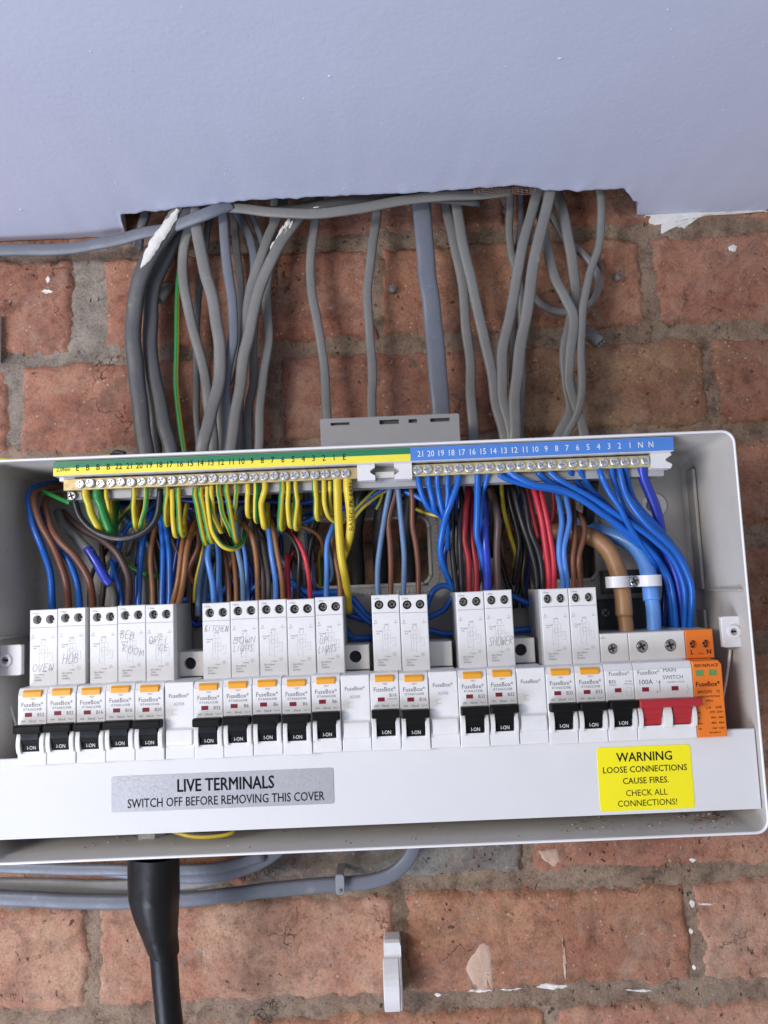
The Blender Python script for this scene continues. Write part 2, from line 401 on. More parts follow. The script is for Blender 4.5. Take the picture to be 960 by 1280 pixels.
rows = [450, 365, 280, 194, 112, 30, -52, -134, -216, -298.5, -383, -465]      # bed joint centres
joints = [[-420, -190, 30, 250, 470], [-480, -330, -110, 110, 330, 480], [-440, -223, 2, 218, 435],
          [-480, -287, -82, 98, 262, 480], [-445, -225, 0, 216, 440], [-480, -330, -112, 108, 325, 480],
          [-445, -222, 4, 218, 440], [-480, -330, -110, 96, 322, 480], [-450, -226, 0, 214, 436],
          [-480, -340, -118, 106, 322, 480], [-450, -226, 0, 214, 436]]
cols = {2: 'r2 r1 o r1', 3: 'r1 r1 r2 t r2', 4: 'r2 r2 o r1', 5: 'o r1 t r1 r2', 6: 'r2 r1 r1 o', 7: 'r1 o g r1 r2', 8: 'p p o p', 9: 'r1 p o p r1', 10: 'p r1 o p', 0: 'r2 r2 r1 r2', 1: 'r2 r1 r2 r1 r2'}
BR = []
for i in range(len(rows)-1):
    cc = cols[i].split()
    for j in range(len(joints[i])-1):
        rr = random.Random(i*31+j)
        jw = rr.uniform(3.6, 5.6); jh = rr.uniform(5.5, 7.5)
        x0, x1, z0, z1 = joints[i][j]+jw, joints[i][j+1]-jw, rows[i+1]+jh, rows[i]-jh
        if i == 2 and j == 0: x1 -= 14
        if i == 2 and j == 1: x0 += 2
        BR.append((x0, x1, z0, z1, cc[j % len(cc)], i*10+j))
def edge_w(v, seed): return 3.6*noise.noise(Vector((v*0.045, seed, 3.3)))+2.4*noise.noise(Vector((v*0.16, seed, 7.7)))+1.6*noise.noise(Vector((v*0.45, seed, 5.7)))
def mortar_h(x, z): return -1.5+2.4*fbm(x, z, 0.028, 4.4)+1.2*fbm(x, z, 0.11, 8.8, 3)+0.5*fbm(x, z, 0.4, 1.8, 2)
def brick_h(x, z, x0, x1, z0, z1, seed):
    a = x-x0-edge_w(z, seed+.1); b = x1-x-edge_w(z, seed+.3); c = z-z0-edge_w(x, seed+.5); d = z1-z-edge_w(x, seed+.7)
    e = min(a, b, c, d)
    h = 1.0+0.9*fbm(x, z, 0.018, seed)+0.7*fbm(x, z, 0.09, seed+2, 4)+0.35*fbm(x, z, 0.35, seed+5, 3)+0.9*noise.noise(Vector((seed*1.7, 0.2, 0.1)))
    if e < 3.5: t = max(0, min(1, (e+1.5)/5)); h -= 5.5*(1-t)**1.6
    return h
def wall_h(x, z):
    h = mortar_h(x, z)
    for B in BR:
        if B[0]-6 < x < B[1]+6 and B[2]-6 < z < B[3]+6: h = max(h, brick_h(x, z, *B[:4], B[5]))
    return h

wall = None
mb = MB(); st = 3.0; nx = int(960/st); nz_ = int(915/st); vs = []
for a in range(nz_+1):
    for b in range(nx+1):
        x, z = -480+b*st, -465+a*st; vs.append((x, mortar_h(x, z), z))
mb.add(vs, [(a*(nx+1)+b, a*(nx+1)+b+1, (a+1)*(nx+1)+b+1, (a+1)*(nx+1)+b) for a in range(nz_) for b in range(nx)], mortar_m, True)
k = mb.mi(grey_mortar)
for q, f in enumerate(mb.f):
    x, _, z = mb.v[f[0]]
    if -262 + 10*noise.noise(Vector((z*.05, 1, 1))) < x < -205+14*noise.noise(Vector((z*.04, 4, 1))) and 150 < z < 272 or (x < -230 and 125 < z < 200) : mb.m[q] = k
wall = mb.build('brick_wall'); tag(wall, kind='structure')
for (x0, x1, z0, z1, c, seed) in BR:
    mb = MB(); s_ = 2.4; nx = max(4, int((x1-x0+6)/s_)); nz_ = max(4, int((z1-z0+6)/s_)); vs = []
    for a in range(nz_+1):
        for b in range(nx+1):
            x = x0-3+(x1-x0+6)*b/nx; z = z0-3+(z1-z0+6)*a/nz_
            vs.append((x, brick_h(x, z, x0, x1, z0, z1, seed), z))
    mb.add(vs, [(a*(nx+1)+b, a*(nx+1)+b+1, (a+1)*(nx+1)+b+1, (a+1)*(nx+1)+b) for a in range(nz_) for b in range(nx)], BM[c], True)
    o = mb.build('brick', wall)

def splash(name, label, pts, M, lift=0.5, res=2.0, parent=None, z_off=0):
    """thin dried blob on the uneven wall: pts = outline in photo-derived wall mm (x,z)"""
    mb = MB()
    cx = sum(p[0] for p in pts)/len(pts); cz = sum(p[1] for p in pts)/len(pts)
    ring = []
    for i in range(len(pts)):
        a, b = pts[i], pts[(i+1) % len(pts)]; n = max(1, int(math.hypot(b[0]-a[0], b[1]-a[1])/2))
        for k in range(n):
            t = k/n; x = a[0]+(b[0]-a[0])*t; z = a[1]+(b[1]-a[1])*t
            ring.append((x+1.1*noise.noise(Vector((x*.35, z*.35, 1))), z+1.1*noise.noise(Vector((x*.35, z*.35, 9)))))
    vs = []; n = len(ring); K = 5
    for k in range(K+1):
        t = 1-k/K
        for (x, z) in ring:
            X, Z = cx+(x-cx)*t, cz+(z-cz)*t; vs.append((X, wall_h(X, Z)+(lift if k else -0.3), Z))
    mb.add(vs, [(k*n+j, k*n+(j+1) % n, (k+1)*n+(j+1) % n, (k+1)*n+j) for k in range(K) for j in range(n)], M, True)
    o = mb.build(name, parent); 
    if label: tag(o, label)
    return o
def wp(lst): return [(un(x, y, 0)[0], un(x, y, 0)[2]) for x, y in lst]
WP = mat('white_wall_paint', (0.74, 0.73, 0.70), 0.55, var=0.1, vscale=80, bump=0.3, bscale=300)
PB = mat('pinkish_plaster', (0.52, 0.36, 0.27), 0.7, var=0.1, vscale=100, bump=0.3, bscale=300)
splash('paint_splash', 'white paint lapping from the ceiling onto the brick', wp([(798, 256), (800, 268), (812, 276), (820, 280), (826, 292), (834, 288), (838, 279), (846, 284), (856, 285), (862, 275), (880, 270), (915, 267), (935, 265), (960, 266), (1000, 262), (1000, 246), (900, 250)]), WP, 1.2, parent=wall)
splash('paint_splash', None, wp([(908, 310), (915, 306), (922, 309), (919, 316), (910, 315)]), WP, 0.6, parent=wall)
splash('plaster_drip', 'pinkish plaster drip on the orange brick below the enclosure', wp([(602, 1176), (611, 1180), (615, 1195), (616, 1210), (618, 1243), (613, 1218), (609, 1225), (610, 1243), (598, 1243), (588, 1225), (580, 1210), (587, 1195)]), PB, 0.8, parent=wall)
splash('plaster_drip', 'small plaster dab above the drip', wp([(672, 1062), (698, 1060), (700, 1075), (693, 1083), (684, 1078), (676, 1072)]), PB, 0.6, parent=wall)
splash('plaster_drip', None, wp([(702, 1165), (706, 1180), (708, 1225), (705, 1225), (703, 1190)]), PB, 0.6, parent=wall)
for q, (x, y, r, l) in enumerate([(690, 1234, 4, 22), (600, 1240, 3, 18), (640, 1238, 2.5, 14), (866, 1130, 5, 4), (864, 1165, 4, 3), (868, 1210, 4, 3), (866, 1075, 4, 5), (882, 1130, 2, 9), (60, 365, 3, 8), (61, 350, 5, 3), (548, 1246, 3, 5), (800, 1240, 2, 18)]):
    splash('paint_splash', None, wp([(x-l, y), (x-l*.5, y-r), (x+l*.3, y-r*.7), (x+l, y-r*.2), (x+l*.6, y+r*.6), (x-l*.2, y+r)]), WP, 0.4, parent=wall)

# ------------------------------------------------------------------ ceiling with its ragged slot
ZC = 291.0
ceil_m = mat('lavender_ceiling_paint', (0.60, 0.64, 0.78), 0.62, var=0.05, vscale=7)
nt = ceil_m.node_tree; N = nt.nodes; L = nt.links
g = N.new('ShaderNodeNewGeometry'); n1 = N.new('ShaderNodeTexNoise'); n1.inputs['Scale'].default_value = 260; n1.inputs['Detail'].default_value = 4
n2 = N.new('ShaderNodeTexNoise'); n2.inputs['Scale'].default_value = 9; n2.inputs['Detail'].default_value = 3
v1 = N.new('ShaderNodeTexVoronoi'); v1.inputs['Scale'].default_value = 75
for q in (n1, n2, v1): L.new(g.outputs['Position'], q.inputs['Vector'])
rp = N.new('ShaderNodeMapRange'); rp.inputs[1].default_value = 0.0; rp.inputs[2].default_value = 0.16; rp.inputs[3].default_value = 1.2; rp.inputs[4].default_value = 0
L.new(v1.outputs['Distance'], rp.inputs[0])
msk = N.new('ShaderNodeMapRange'); msk.inputs[1].default_value = 0.5; msk.inputs[2].default_value = 0.68
n3 = N.new('ShaderNodeTexNoise'); n3.inputs['Scale'].default_value = 18; L.new(g.outputs['Position'], n3.inputs['Vector']); L.new(n3.outputs['Fac'], msk.inputs[0])
mu = N.new('ShaderNodeMath'); mu.operation = 'MULTIPLY'; L.new(rp.outputs[0], mu.inputs[0]); L.new(msk.outputs[0], mu.inputs[1])
s1 = N.new('ShaderNodeMath'); s1.operation = 'ADD'; L.new(n1.outputs['Fac'], s1.inputs[0]); L.new(mu.outputs[0], s1.inputs[1])
s2 = N.new('ShaderNodeMath'); s2.operation = 'MULTIPLY_ADD'; s2.inputs[1].default_value = 6.0; L.new(n2.outputs['Fac'], s2.inputs[0]); L.new(s1.outputs[0], s2.inputs[2])
bp = N.new('ShaderNodeBump'); bp.inputs['Strength'].default_value = 0.2; bp.inputs['Distance'].default_value = 0.0007
L.new(s2.outputs[0], bp.inputs['Height']); L.new(bp.outputs[0], N['Principled BSDF'].inputs['Normal'])

edge_px = [(150, 270), (200, 264), (262, 257), (300, 252), (400, 247), (470, 244), (540, 241), (600, 236), (650, 233), (680, 238), (700, 240), (780, 237), (792, 252)]
E = [unz(x, y, ZC) for x, y in edge_px]; xl, xr = E[0][0], E[-1][0]+4
def ceil_edge(x):
    j = 1.6*noise.noise(Vector((x*.12, 2, 2)))+1.5*noise.noise(Vector((x*.4, 5, 2)))+.5*noise.noise(Vector((x*1.3, 7, 2)))
    if x <= xl-6 or x >= xr+6: return 1.0+0.6*j
    if x < xl: return 1+(E[0][1]-1)*(x-(xl-6))/6+j
    if x > xr: return 1+(E[-1][1]-1)*(1-(x-xr)/6)+j
    for a, b in zip(E, E[1:]):
        if a[0] <= x <= b[0]: return a[1]+(b[1]-a[1])*(x-a[0])/(b[0]-a[0])+j*1.6
    return E[-1][1]+j*2
mb = MB(); xs = [-1500, -900, -600]+[-480+2.5*k for k in range(385)]+[600, 900, 1500]
offs = [0, 1.5, 4, 9, 18, 40, 80, 160, 320, 800, 1900]
vs = []; per = len(offs)+1
for x in xs:
    e = ceil_edge(x)
    vs.append((x, e, ZC+13))
    for k, o_ in enumerate(offs):
        dz = 0.9*(1 if k == 0 else 0)+(0.5*noise.noise(Vector((x*.06, o_*.06, 1))) if o_ < 60 and k else 0) - (1.0*max(0, noise.noise(Vector((x*.1, 1, 8)))) if k in (1, 2) else 0)
        vs.append((x, e+o_, ZC+dz))
mb.add(vs, [(i*per+k, (i+1)*per+k, (i+1)*per+k+1, i*per+k+1) for i in range(len(xs)-1) for k in range(per-1)], ceil_m, True)
ceiling = mb.build('ceiling'); tag(ceiling, kind='structure')
mb = MB(); mb.box(-600, 600, -20, 400, 372, 390, mat('old_joist_wood', (0.06, 0.045, 0.032), 0.8, var=0.3))  # dark slabs added above the slot to block world light
mb.box(-600, 600, 78, 128, 304.5, 371, MATS['old_joist_wood']); o = mb.build('floorboards_above'); tag(o, kind='structure')
mb = MB(); rn = random.Random(8)
for k, (x, y, r) in enumerate([(412, 95, .9), (700, 73, 1.0), (600, 200, .9), (380, 123, .5), (835, 12, .6), (26, 262, 1.2), (430, 236, .9)]+[(rn.uniform(5, 955), rn.uniform(5, 235), rn.uniform(.2, .4)) for q in range(16)]+[(rn.uniform(100, 560), rn.uniform(205, 240), rn.uniform(.2, .4)) for q in range(40)]):
    q = unz(x, y, ZC); n_ = 8; a_ = rn.uniform(1, 2.2)
    vs = [(q[0]+r*a_*math.cos(2*math.pi*j/n_), q[1]+r*math.sin(2*math.pi*j/n_), ZC+.6) for j in range(n_)]+[(q[0]+r*.5*a_*math.cos(2*math.pi*j/n_), q[1]+r*.5*math.sin(2*math.pi*j/n_), ZC-.3-r*.15) for j in range(n_)]
    mb.add(vs, [(j, (j+1) % n_, (j+1) % n_+n_, j+n_) for j in range(n_)]+[tuple(range(n_, 2*n_))], ceil_m, True)
o = mb.build('paint_nibs', ceiling); tag(o, kind='stuff')
# wire lath left showing in the slot
t = thing('wire_lath', 'scrap of rusty wire mesh hanging from the ceiling slot edge', 'wire mesh', un(632, 238, 60))
lm = mat('rusty_lath', (0.20, 0.13, 0.10), 0.6, metal=0.4, var=0.3)
mb = MB()
for k in range(30):
    x = 592+k*2.7; top = 232+1.5*math.sin(k*.9); bt = 241+2.5*math.sin(k*.5+1)+(3 if 12 < k < 24 else 0)
    a = un(x, top, 50); b_ = un(x+2.0*(-1)**k*0.4, bt, 47); tube(mb, [a, b_], 0.28, M=lm, n=5, per=2)
for r in range(5):
    tube(mb, [un(592+8*q, 233.5+r*2.1+1.3*math.sin(q*1.3+r), 49-r*.4) for q in range(11)], 0.28, M=lm, n=5, per=3)
o = mb.build('mesh_strands', t); tag(o, kind='stuff')

# ------------------------------------------------------------------ enclosure
XL, XR, ZT, ZB = -247.0, 222.5, 91.8, -153.5; DB, DL = 45.0, 114.5
CU = thing('consumer_unit', 'open white metal consumer unit box fixed to the brick wall', 'fuse box', (-10, DB, ZB))
mb = MB(); n = len(rrect(XL, XR, ZB, ZT, 8, 6)); th = 1.5
def loop(i, d, r): return [(x, d, z) for x, z in rrect(XL+i, XR-i, ZB+i, ZT-i, r, 6)]
L_ = [loop(0, DB, 8), loop(0, DL-1.0, 8), loop(0.3, DL-0.3, 8), loop(0.7, DL, 7.6), loop(th-.2, DL, 7), loop(th+.2, DL-.8, 7), loop(th+.3, DL-9, 6.8), loop(th+1.0, DL-10, 6.4), loop(th+1.6, DB+8, 6), loop(th+4, DB+2.6, 6), loop(th+8, DB+2, 6)]
vs = [p for l in L_ for p in l]
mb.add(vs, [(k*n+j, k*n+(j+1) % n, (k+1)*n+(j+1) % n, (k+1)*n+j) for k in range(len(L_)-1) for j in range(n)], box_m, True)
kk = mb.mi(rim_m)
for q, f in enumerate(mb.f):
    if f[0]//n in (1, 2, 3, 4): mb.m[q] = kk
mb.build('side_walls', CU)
H1 = (un(388, 653, 46)[0], un(538, 700, 46)[0], 3.5, 51.5); H2 = (un(627, 700, 46)[0], un(746, 700, 46)[0], 1.5, 50.5)
mb = MB()
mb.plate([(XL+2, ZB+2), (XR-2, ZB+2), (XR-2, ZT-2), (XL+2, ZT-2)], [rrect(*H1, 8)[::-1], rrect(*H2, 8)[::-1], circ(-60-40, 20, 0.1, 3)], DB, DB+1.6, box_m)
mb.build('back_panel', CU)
grm = mat('grommet_cream', (0.55, 0.52, 0.46), 0.5)
for H in (H1, H2):
    mb = MB(); ring = rrect(*H, 8, 5); pts = [(x, DB+1.2, z) for x, z in ring]+[(ring[0][0], DB+1.2, ring[0][1])]
    tube(mb, pts, 1.5, M=grm, n=8, per=2)
    mb.build('edging_strip', CU)
    mb = MB(); R2 = rrect(H[0]-5, H[1]+5, H[2]-5, H[3]+5, 11, 6)
    R2 = R2+[R2[0]]
    for a, b in zip(R2, R2[1:]):
        l = math.hypot(b[0]-a[0], b[1]-a[1]); q = max(1, int(l/3.2))
        for k in range(q):
            x = a[0]+(b[0]-a[0])*(k+.5)/q; z = a[1]+(b[1]-a[1])*(k+.5)/q; cx = (H[0]+H[1])/2; cz = (H[2]+H[3])/2
            mb.box(x-.9, x+.9, DB+1.6, DB+2.7, z-.9, z+.9, grm)
    o = mb.build('grommet_teeth', CU); tag(o, kind='stuff')
# right wall ridges, flange steps
mb = MB(); mb.box(XR-6.2, XR-4.0, DB+2, DB+14, -8, ZT-16, box_m, 0.5); mb.build('corner_ridge', CU)
mb = MB(); mb.box(XR-5.0, XR-1.7, DB+14, DL-4, -9.5, -8, box_m, 0.4); mb.build('step_ridge', CU)
mb = MB(); mb.box(XL+1.7, XL+5.0, DB+4, DL-8, -20.5, -19, box_m, 0.4); mb.build('step_ridge', CU)
mb = MB(); mb.box(XR-6.5, XR-4.3, DB+2, DB+14, ZB+20, -22, box_m, 0.5); mb.build('corner_ridge', CU)
mb = MB(); mb.cyl(un(818, 632, 47)[0], DB+1, DB+3, un(818, 632, 47)[2], 9, mat('clear_washer', (0.55, 0.56, 0.58), 0.15, coat=0.5), 28, 0.6)
mb.cyl(un(818, 632, 47)[0]-2, DB+3, DB+5.5, un(818, 632, 47)[2], 4.3, steeld, 20, 0.8); mb.build('wall_fixing', CU)
def lock_tab(x0, x1, z0, z1, d):
    mb = MB(); c = ((x0+x1)/2-.8, (z0+z1)/2)
    mb.plate(rrect(x0, x1, z0, z1, 1.6, 3), [circ(c[0]-.5, c[1], 2.3, 16)[::-1]], d-2, d, clipw, 0.4)
    mb.box(x0+.3, x1-.3, d-4, d-2.01, z0+.3, z1-.3, clipw)
    o = mb.build('lid_fixing_tab', CU)
    m2 = MB(); m2.plate(circ(c[0]-.5, c[1], 4.2, 20), [circ(c[0]-.5, c[1], 2.3, 16)[::-1]], d-.01, d+1.1, clipw, 0.3); m2.box(c[0]-2.2, c[0]+3.6, d-3, d-1, c[1]-.6, c[1]+.6, holem)
    m2.disc(c[0]-.5, d-2.2, c[1], 2.3, holem); m2.build('tab_boss', o)
a = un(899, 770, 100); b_ = un(935, 808, 100); lock_tab(a[0], b_[0]+.8, b_[2], a[2]-.3, 102)
a = un(-8, 807, 102); b_ = un(27, 844, 102); lock_tab(a[0], b_[0], b_[2], a[2], 102)
mb = MB(); tube(mb, [un(913, 812, 92), un(908, 850, 88), un(901, 886, 84)], 0.9, M=clipw, n=6, per=4); mb.build('tab_stay', CU)
mb = MB(); tube(mb, [un(2, 846, 92), un(12, 880, 88), un(22, 915, 84)], 0.9, M=clipw, n=6, per=4); mb.build('tab_stay', CU)
mb = MB(); mb.box(-236, 214, 50, 57, -70, -35, steeld); mb.build('mounting_rail', CU)

# swarf and grit on the floor of the box
mb = MB(); rr = random.Random(3)
gm_ = mat('brick_grit', (0.30, 0.16, 0.10), 0.9); gm2 = mat('pale_grit', (0.7, 0.68, 0.62), 0.8)
for k in range(170):
    x = rr.uniform(100, 214) if k < 120 else rr.uniform(-200, 210); d = rr.uniform(72, 112); r = rr.uniform(0.12, 0.5) if k > 6 else rr.uniform(.7, 1.3)
    if k < 40: x = rr.gauss(192, 9); d = rr.gauss(90, 8)
    if x > 214: continue
    mb.box(x-r, x+r*rr.uniform(.6, 1.5), d-r, d+r, ZB+3.2, ZB+3.2+r, gm_ if rr.random() < .65 else gm2)
tag(mb.build('brick_grit'), 'crumbs of brick and plaster dust on the box floor', 'debris', kind='stuff')

# ------------------------------------------------------------------ cover strip with its stickers
DC = 110.5
zt = -92.5; zb_ = -140.0
CV = thing('terminal_cover', 'white steel cover strip below the row of breakers', 'cover', (-10, DC, zb_))
mb = MB(); mb.box(XL+2.2, XR-2.4, DC-1.6, DC, zb_, zt, cover_m, 0.7)
mb.box(XL+2.4, XR-2.6, DC-26, DC-1.62, zb_+0.3, zb_+1.6, cover_m); mb.build('plate', CV)
def sticker(px, name, M, depth, r=2.0, parent=CV):
    a = [un(x, y, depth) for x, y in px]; x0, x1 = a[0][0], a[1][0]; z1 = a[0][2]; z0 = a[1][2]
    mb = MB(); mb.plate(rrect(x0, x1, z0, z1, r, 5), [], depth-.3, depth, M, 0.05); return mb.build(name, parent), x0, x1, z0, z1
s_, x0, x1, z0, z1 = sticker([(139, 971), (418, 1004.5)], 'silver_label', silver, DC+.28, 1.2)
print('label', x0, x1, z0, z1)
z1 = z0+19.5
mb = MB(); cx = (x0+x1)/2; zc = (z0+z1)/2
mb.text('LIVE TERMINALS', cx+2, zc+4.6, 10.6, DC+.4, inkd, bold=0.022, sx=0.77)
mb.text('SWITCH OFF BEFORE REMOVING THIS COVER', cx+2, zc-4.8, 7.5, DC+.4, inkd, bold=0.008, sx=0.765)
mb.build('lettering', s_)
s_, x0, x1, z0, z1 = sticker([(745.5, 935), (869, 1010)], 'warning_sticker', warny, DC+.28, 2.2)
print('warn', x0, x1, z0, z1)
mb = MB(); cx = (x0+x1)/2
for s, f, sz, bo, sx in (('WARNING', .16, 7.6, .018, .92), ('LOOSE CONNECTIONS', .355, 5.2, .010, .93), ('CAUSE FIRES.', .535, 5.2, .010, .93), ('CHECK ALL', .725, 5.2, .0, .93), ('CONNECTIONS!', .885, 5.2, .0, .93)):
    mb.text(s, cx, z1-(z1-z0)*f, sz, DC+.4, inkd, bold=bo, sx=sx)
mb.build('lettering', s_)

# ------------------------------------------------------------------ devices
PIT = 17.80; X0 = -226.6; BD, ND = 102.0, 116.0
BT, BBm = -2.9, -51.0          # upper housing, top and bottom
NT, NB = -50.3, -95.6          # nose, top and bottom
HW = 8.72
def nz_f(f): return NT+(NB-NT)*f
def bz(f): return BT+(BBm-BT)*f
SF = {  # stroke letters on a 1 x 1.4 cell
 'O': [[(.5,1.4),(.1,1.15),(0,.6),(.25,.05),(.65,0),(.95,.5),(.85,1.1),(.5,1.4)]], 'V': [[(0,1.3),(.35,0),(.9,1.4)]],
 'E': [[(.85,1.35),(.1,1.25),(0,.05),(.8,0)],[(.05,.7),(.7,.72)]], 'N': [[(0,0),(.1,1.3),(.75,.05),(.9,1.4)]],
 'H': [[(0,1.45),(-.05,0)],[(0,.7),(.8,.75)],[(.85,1.4),(.75,0)]], 'B': [[(.1,1.3),(0,0)],[(.1,1.3),(.7,1.2),(.6,.8),(.1,.7),(.8,.55),(.75,.1),(0,0)]],
 'D': [[(.1,1.3),(0,0)],[(-.1,1.3),(.7,1.15),(.95,.6),(.6,.1),(0,0)]], 'R': [[(.1,1.35),(0,0)],[(.05,1.35),(.75,1.2),(.6,.8),(.1,.65),(.9,0)]],
 'M': [[(0,0),(.1,1.2),(.45,.4),(.85,1.2),(1,0)]], 'F': [[(.1,1.35),(0,0)],[(.05,1.35),(.9,1.4)],[(.05,.75),(.7,.8)]],
 'I': [[(.4,1.3),(.35,0)]], 'C': [[(.9,1.2),(.5,1.35),(.05,.9),(.05,.3),(.5,0),(.95,.25)]], 'K': [[(.1,1.4),(0,0)],[(.85,1.3),(.1,.7),(.9,0)]],
 'T': [[(0,1.3),(.95,1.35)],[(.5,1.3),(.45,0)]], 'W': [[(0,1.2),(.2,0),(.5,.8),(.75,0),(1.05,1.25)]], 'L': [[(.15,1.35),(0,0),(.75,.05)]],
 'G': [[(.85,1.15),(.4,1.3),(.05,.7),(.3,.1),(.8,.1),(.85,.6),(.5,.6)],[(.85,.6),(.75,-.5),(.3,-.5)]], 'S': [[(.85,1.25),(.4,1.35),(.1,1.0),(.7,.55),(.7,.15),(.2,0),(0,.2)]],
 'U': [[(.05,1.3),(0,.4),(.3,0),(.7,.1),(.85,1.3)]], 'P': [[(.1,1.35),(0,-.2)],[(.05,1.3),(.8,1.2),(.75,.75),(.1,.6)]], 'A': [[(0,0),(.45,1.35),(.9,0)],[(.2,.5),(.75,.5)]]}
def scrawl(mb, text, x, z, w_, h_, d, slope=0.0, rr=None):
    rr = rr or random.Random(text); n = len(text); cw = w_/n
    for i, ch in enumerate(text):
        for st_ in SF.get(ch, []):
            pts = [(x+cw*(i+.12+.76*p[0])+rr.uniform(-.1, .1)+p[1]*h_*.12, z+slope*i*cw+p[1]/1.4*h_+rr.uniform(-.1, .1)) for p in st_]
            C = catmull([(p[0], p[1], 0) for p in pts], 3) if len(pts) > 2 else [Vector((*p, 0)) for p in pts]
            mb.ribbon([(c[0], c[1]) for c in C], 0.22, d, pen)

def screw_head(mb, cx, d, cz, r, ang, M=steel):
    """pan head with a recessed cross: cross cut as geometry"""
    n = 24; ca, sa = math.cos(ang), math.sin(ang)
    def rot(p): return (cx+p[0]*ca-p[1]*sa, cz+p[0]*sa+p[1]*ca)
    s = r*0.17; l = r*0.70
    cross = [(s, s), (s, l), (-s, l), (-s, s), (-l, s), (-l, -s), (-s, -s), (-s, -l), (s, -l), (s, -s), (l, -s), (l, s)]
    cr = [rot(p) for p in cross]
    outer = circ(cx, cz, r*.78, n)
    tris = tessellate_polygon([[Vector((*p, 0)) for p in outer], [Vector((*p, 0)) for p in cr]])
    fl = outer+cr
    mb.add([(p[0], d+r*.30, p[1]) for p in fl], [tuple(t) for t in tris], M)
    rings = [(r*.78, r*.30), (r*.93, r*.2), (r, 0), (r, -r*.25)]
    vs = []
    for (q, h) in rings: vs += [(p[0], d+h, p[1]) for p in circ(cx, cz, q, n)]
    mb.add(vs, [(k*n+j, k*n+(j+1) % n, (k+1)*n+(j+1) % n, (k+1)*n+j) for k in range(3) for j in range(n)], M, True)
    m_ = len(cr)
    mb.add([(p[0], d+r*.30, p[1]) for p in cr]+[(p[0], d-r*.15, p[1]) for p in cr], [(j, (j+1) % m_, (j+1) % m_+m_, j+m_) for j in range(m_)], M)
    mb.add([(p[0], d-r*.15, p[1]) for p in cr], [(0, 1, 2, 3), (3, 4, 5, 6), (6, 7, 8, 9), (9, 10, 11, 0), (0, 3, 6, 9)], slotm)
    return mb

def base_of(i, n=1): return (X0+PIT*(i+n/2), 57, NB)
def diagram(mb, d):
    def L_(*p): mb.ribbon([(q[0], bz(q[1])) for q in p], 0.13, d, inkl)
    L_((-3, .46), (3.2, .46)); L_((-2.6, .46), (-2.6, .72)); L_((-2.6, .72), (-.6, .72)); L_((-1, .46), (-1, .66)); L_((.6, .46), (.6, .66)); L_((-1.6, .52), (1.4, .52)); L_((-1.6, .57), (1.4, .57))
    L_((-1.6, .52), (-1.6, .57)); L_((1.4, .52), (1.4, .57)); L_((2.6, .48), (2.6, .62)); L_((2.6, .62), (.8, .62)); L_((4.0, .56), (4.0, .62)); L_((2.6, .56), (5.6, .56)); L_((5.6, .56), (5.6, .66)); L_((3.4, .66), (5.6, .66)); L_((.6, .66), (.6, .76)); L_((-1.2, .40), (-1.2, .43)); L_((1.2, .40), (1.2, .43)); L_((-1.2, .40), (1.2, .40))
    c = circ(4.4, bz(.775), 1.15, 12); mb.ribbon(c+[c[0]], .13, d, inkl)
    for k in range(3):
        t = math.pi*k/3; mb.ribbon([(4.4-.8*math.cos(t), bz(.775)-.8*math.sin(t)), (4.4+.8*math.cos(t), bz(.775)+.8*math.sin(t))], .12, d, inkl)

def upper_housing(root, M=white, screws=True, w0=-HW, w1=HW, top=BT, bot=BBm, hx=(-4.1, 4.1), hz=None, hr=2.85, front=BD, screw_r=2.0, recess=5.6, bright=False):
    mb = MB(); hz = bz(.128) if hz is None else hz
    holes = [circ(x, hz, hr, 22)[::-1] for x in hx]
    mb.plate([(w0, bot), (w1, bot), (w1, top), (w0, top)], holes, front-7, front, M, 0.45, hole_mat=None)
    mb.box(w0+.05, w1-.05, 57, front-7.02, bot-6, top-.05, mat('housing_side_shade', (0.42, 0.42, 0.42), 0.42, var=0.06))  # shade on the housing sides, put into a greyer colour
    o = mb.build('upper_housing', root)
    for k, x in enumerate(hx):
        m2 = MB()
        if screws:
            m2.disc(x, front-6.9, hz, hr, holem); screw_head(m2, x, front-recess, hz, screw_r, 0.4+x*1.7+k)
        else: m2.disc(x, front-6.9, hz, hr, holem)
        m2.build('terminal_screw' if screws else 'plugged_hole', root)
    return o

def nose(root, M=white, w0=-HW, w1=HW, openings=(0,), top=NT, bot=NB, ow=5.7):
    mb = MB(); holes = []
    for c in openings: holes.append([(c-ow, nz_f(.60)), (c-ow, nz_f(.82)), (c+ow, nz_f(.82)), (c+ow, nz_f(.60))])
    # front leaf: slopes back a little at its top edge
    mb.plate([(w0, bot), (w1, bot), (w1, nz_f(.075)), (w0, nz_f(.075))], holes, ND-9, ND, M, 0.4)
    mb.prismx([(ND-9, nz_f(.0751)), (ND-.35, nz_f(.0751)), (ND-2.0, NT+.0), (ND-2.8, NT+.35), (BD-1, NT+.35), (BD-1, nz_f(.0751))], w0, w1, M, bev=0.25)
    mb.box(w0+.1, w1-.1, 60, ND-9.02, bot+.6, nz_f(.0752), M)
    for c in openings: mb.add([(c-ow, ND-8.9, nz_f(.60)), (c+ow, ND-8.9, nz_f(.60)), (c+ow, ND-8.9, nz_f(.82)), (c-ow, ND-8.9, nz_f(.82))], [(0, 1, 2, 3)], holem)
    o = mb.build('nose', root)
    return o
def cheeks(root, xs_, M=white, wd=2.5):
    for x in xs_:
        mb = MB(); za, zc_ = nz_f(.575), nz_f(.84)
        prof = [(ND-.3, za+1)]+[(ND+3.3*math.sin(math.pi*(0.12+0.76*t))**.6, za+(zc_-za)*t) for t in [k/10 for k in range(11)]]+[(ND-.3, zc_-.2)]
        mb.prismx(prof, x-wd/2, x+wd/2, M, bev=0.45); mb.build('toggle_guard', root)
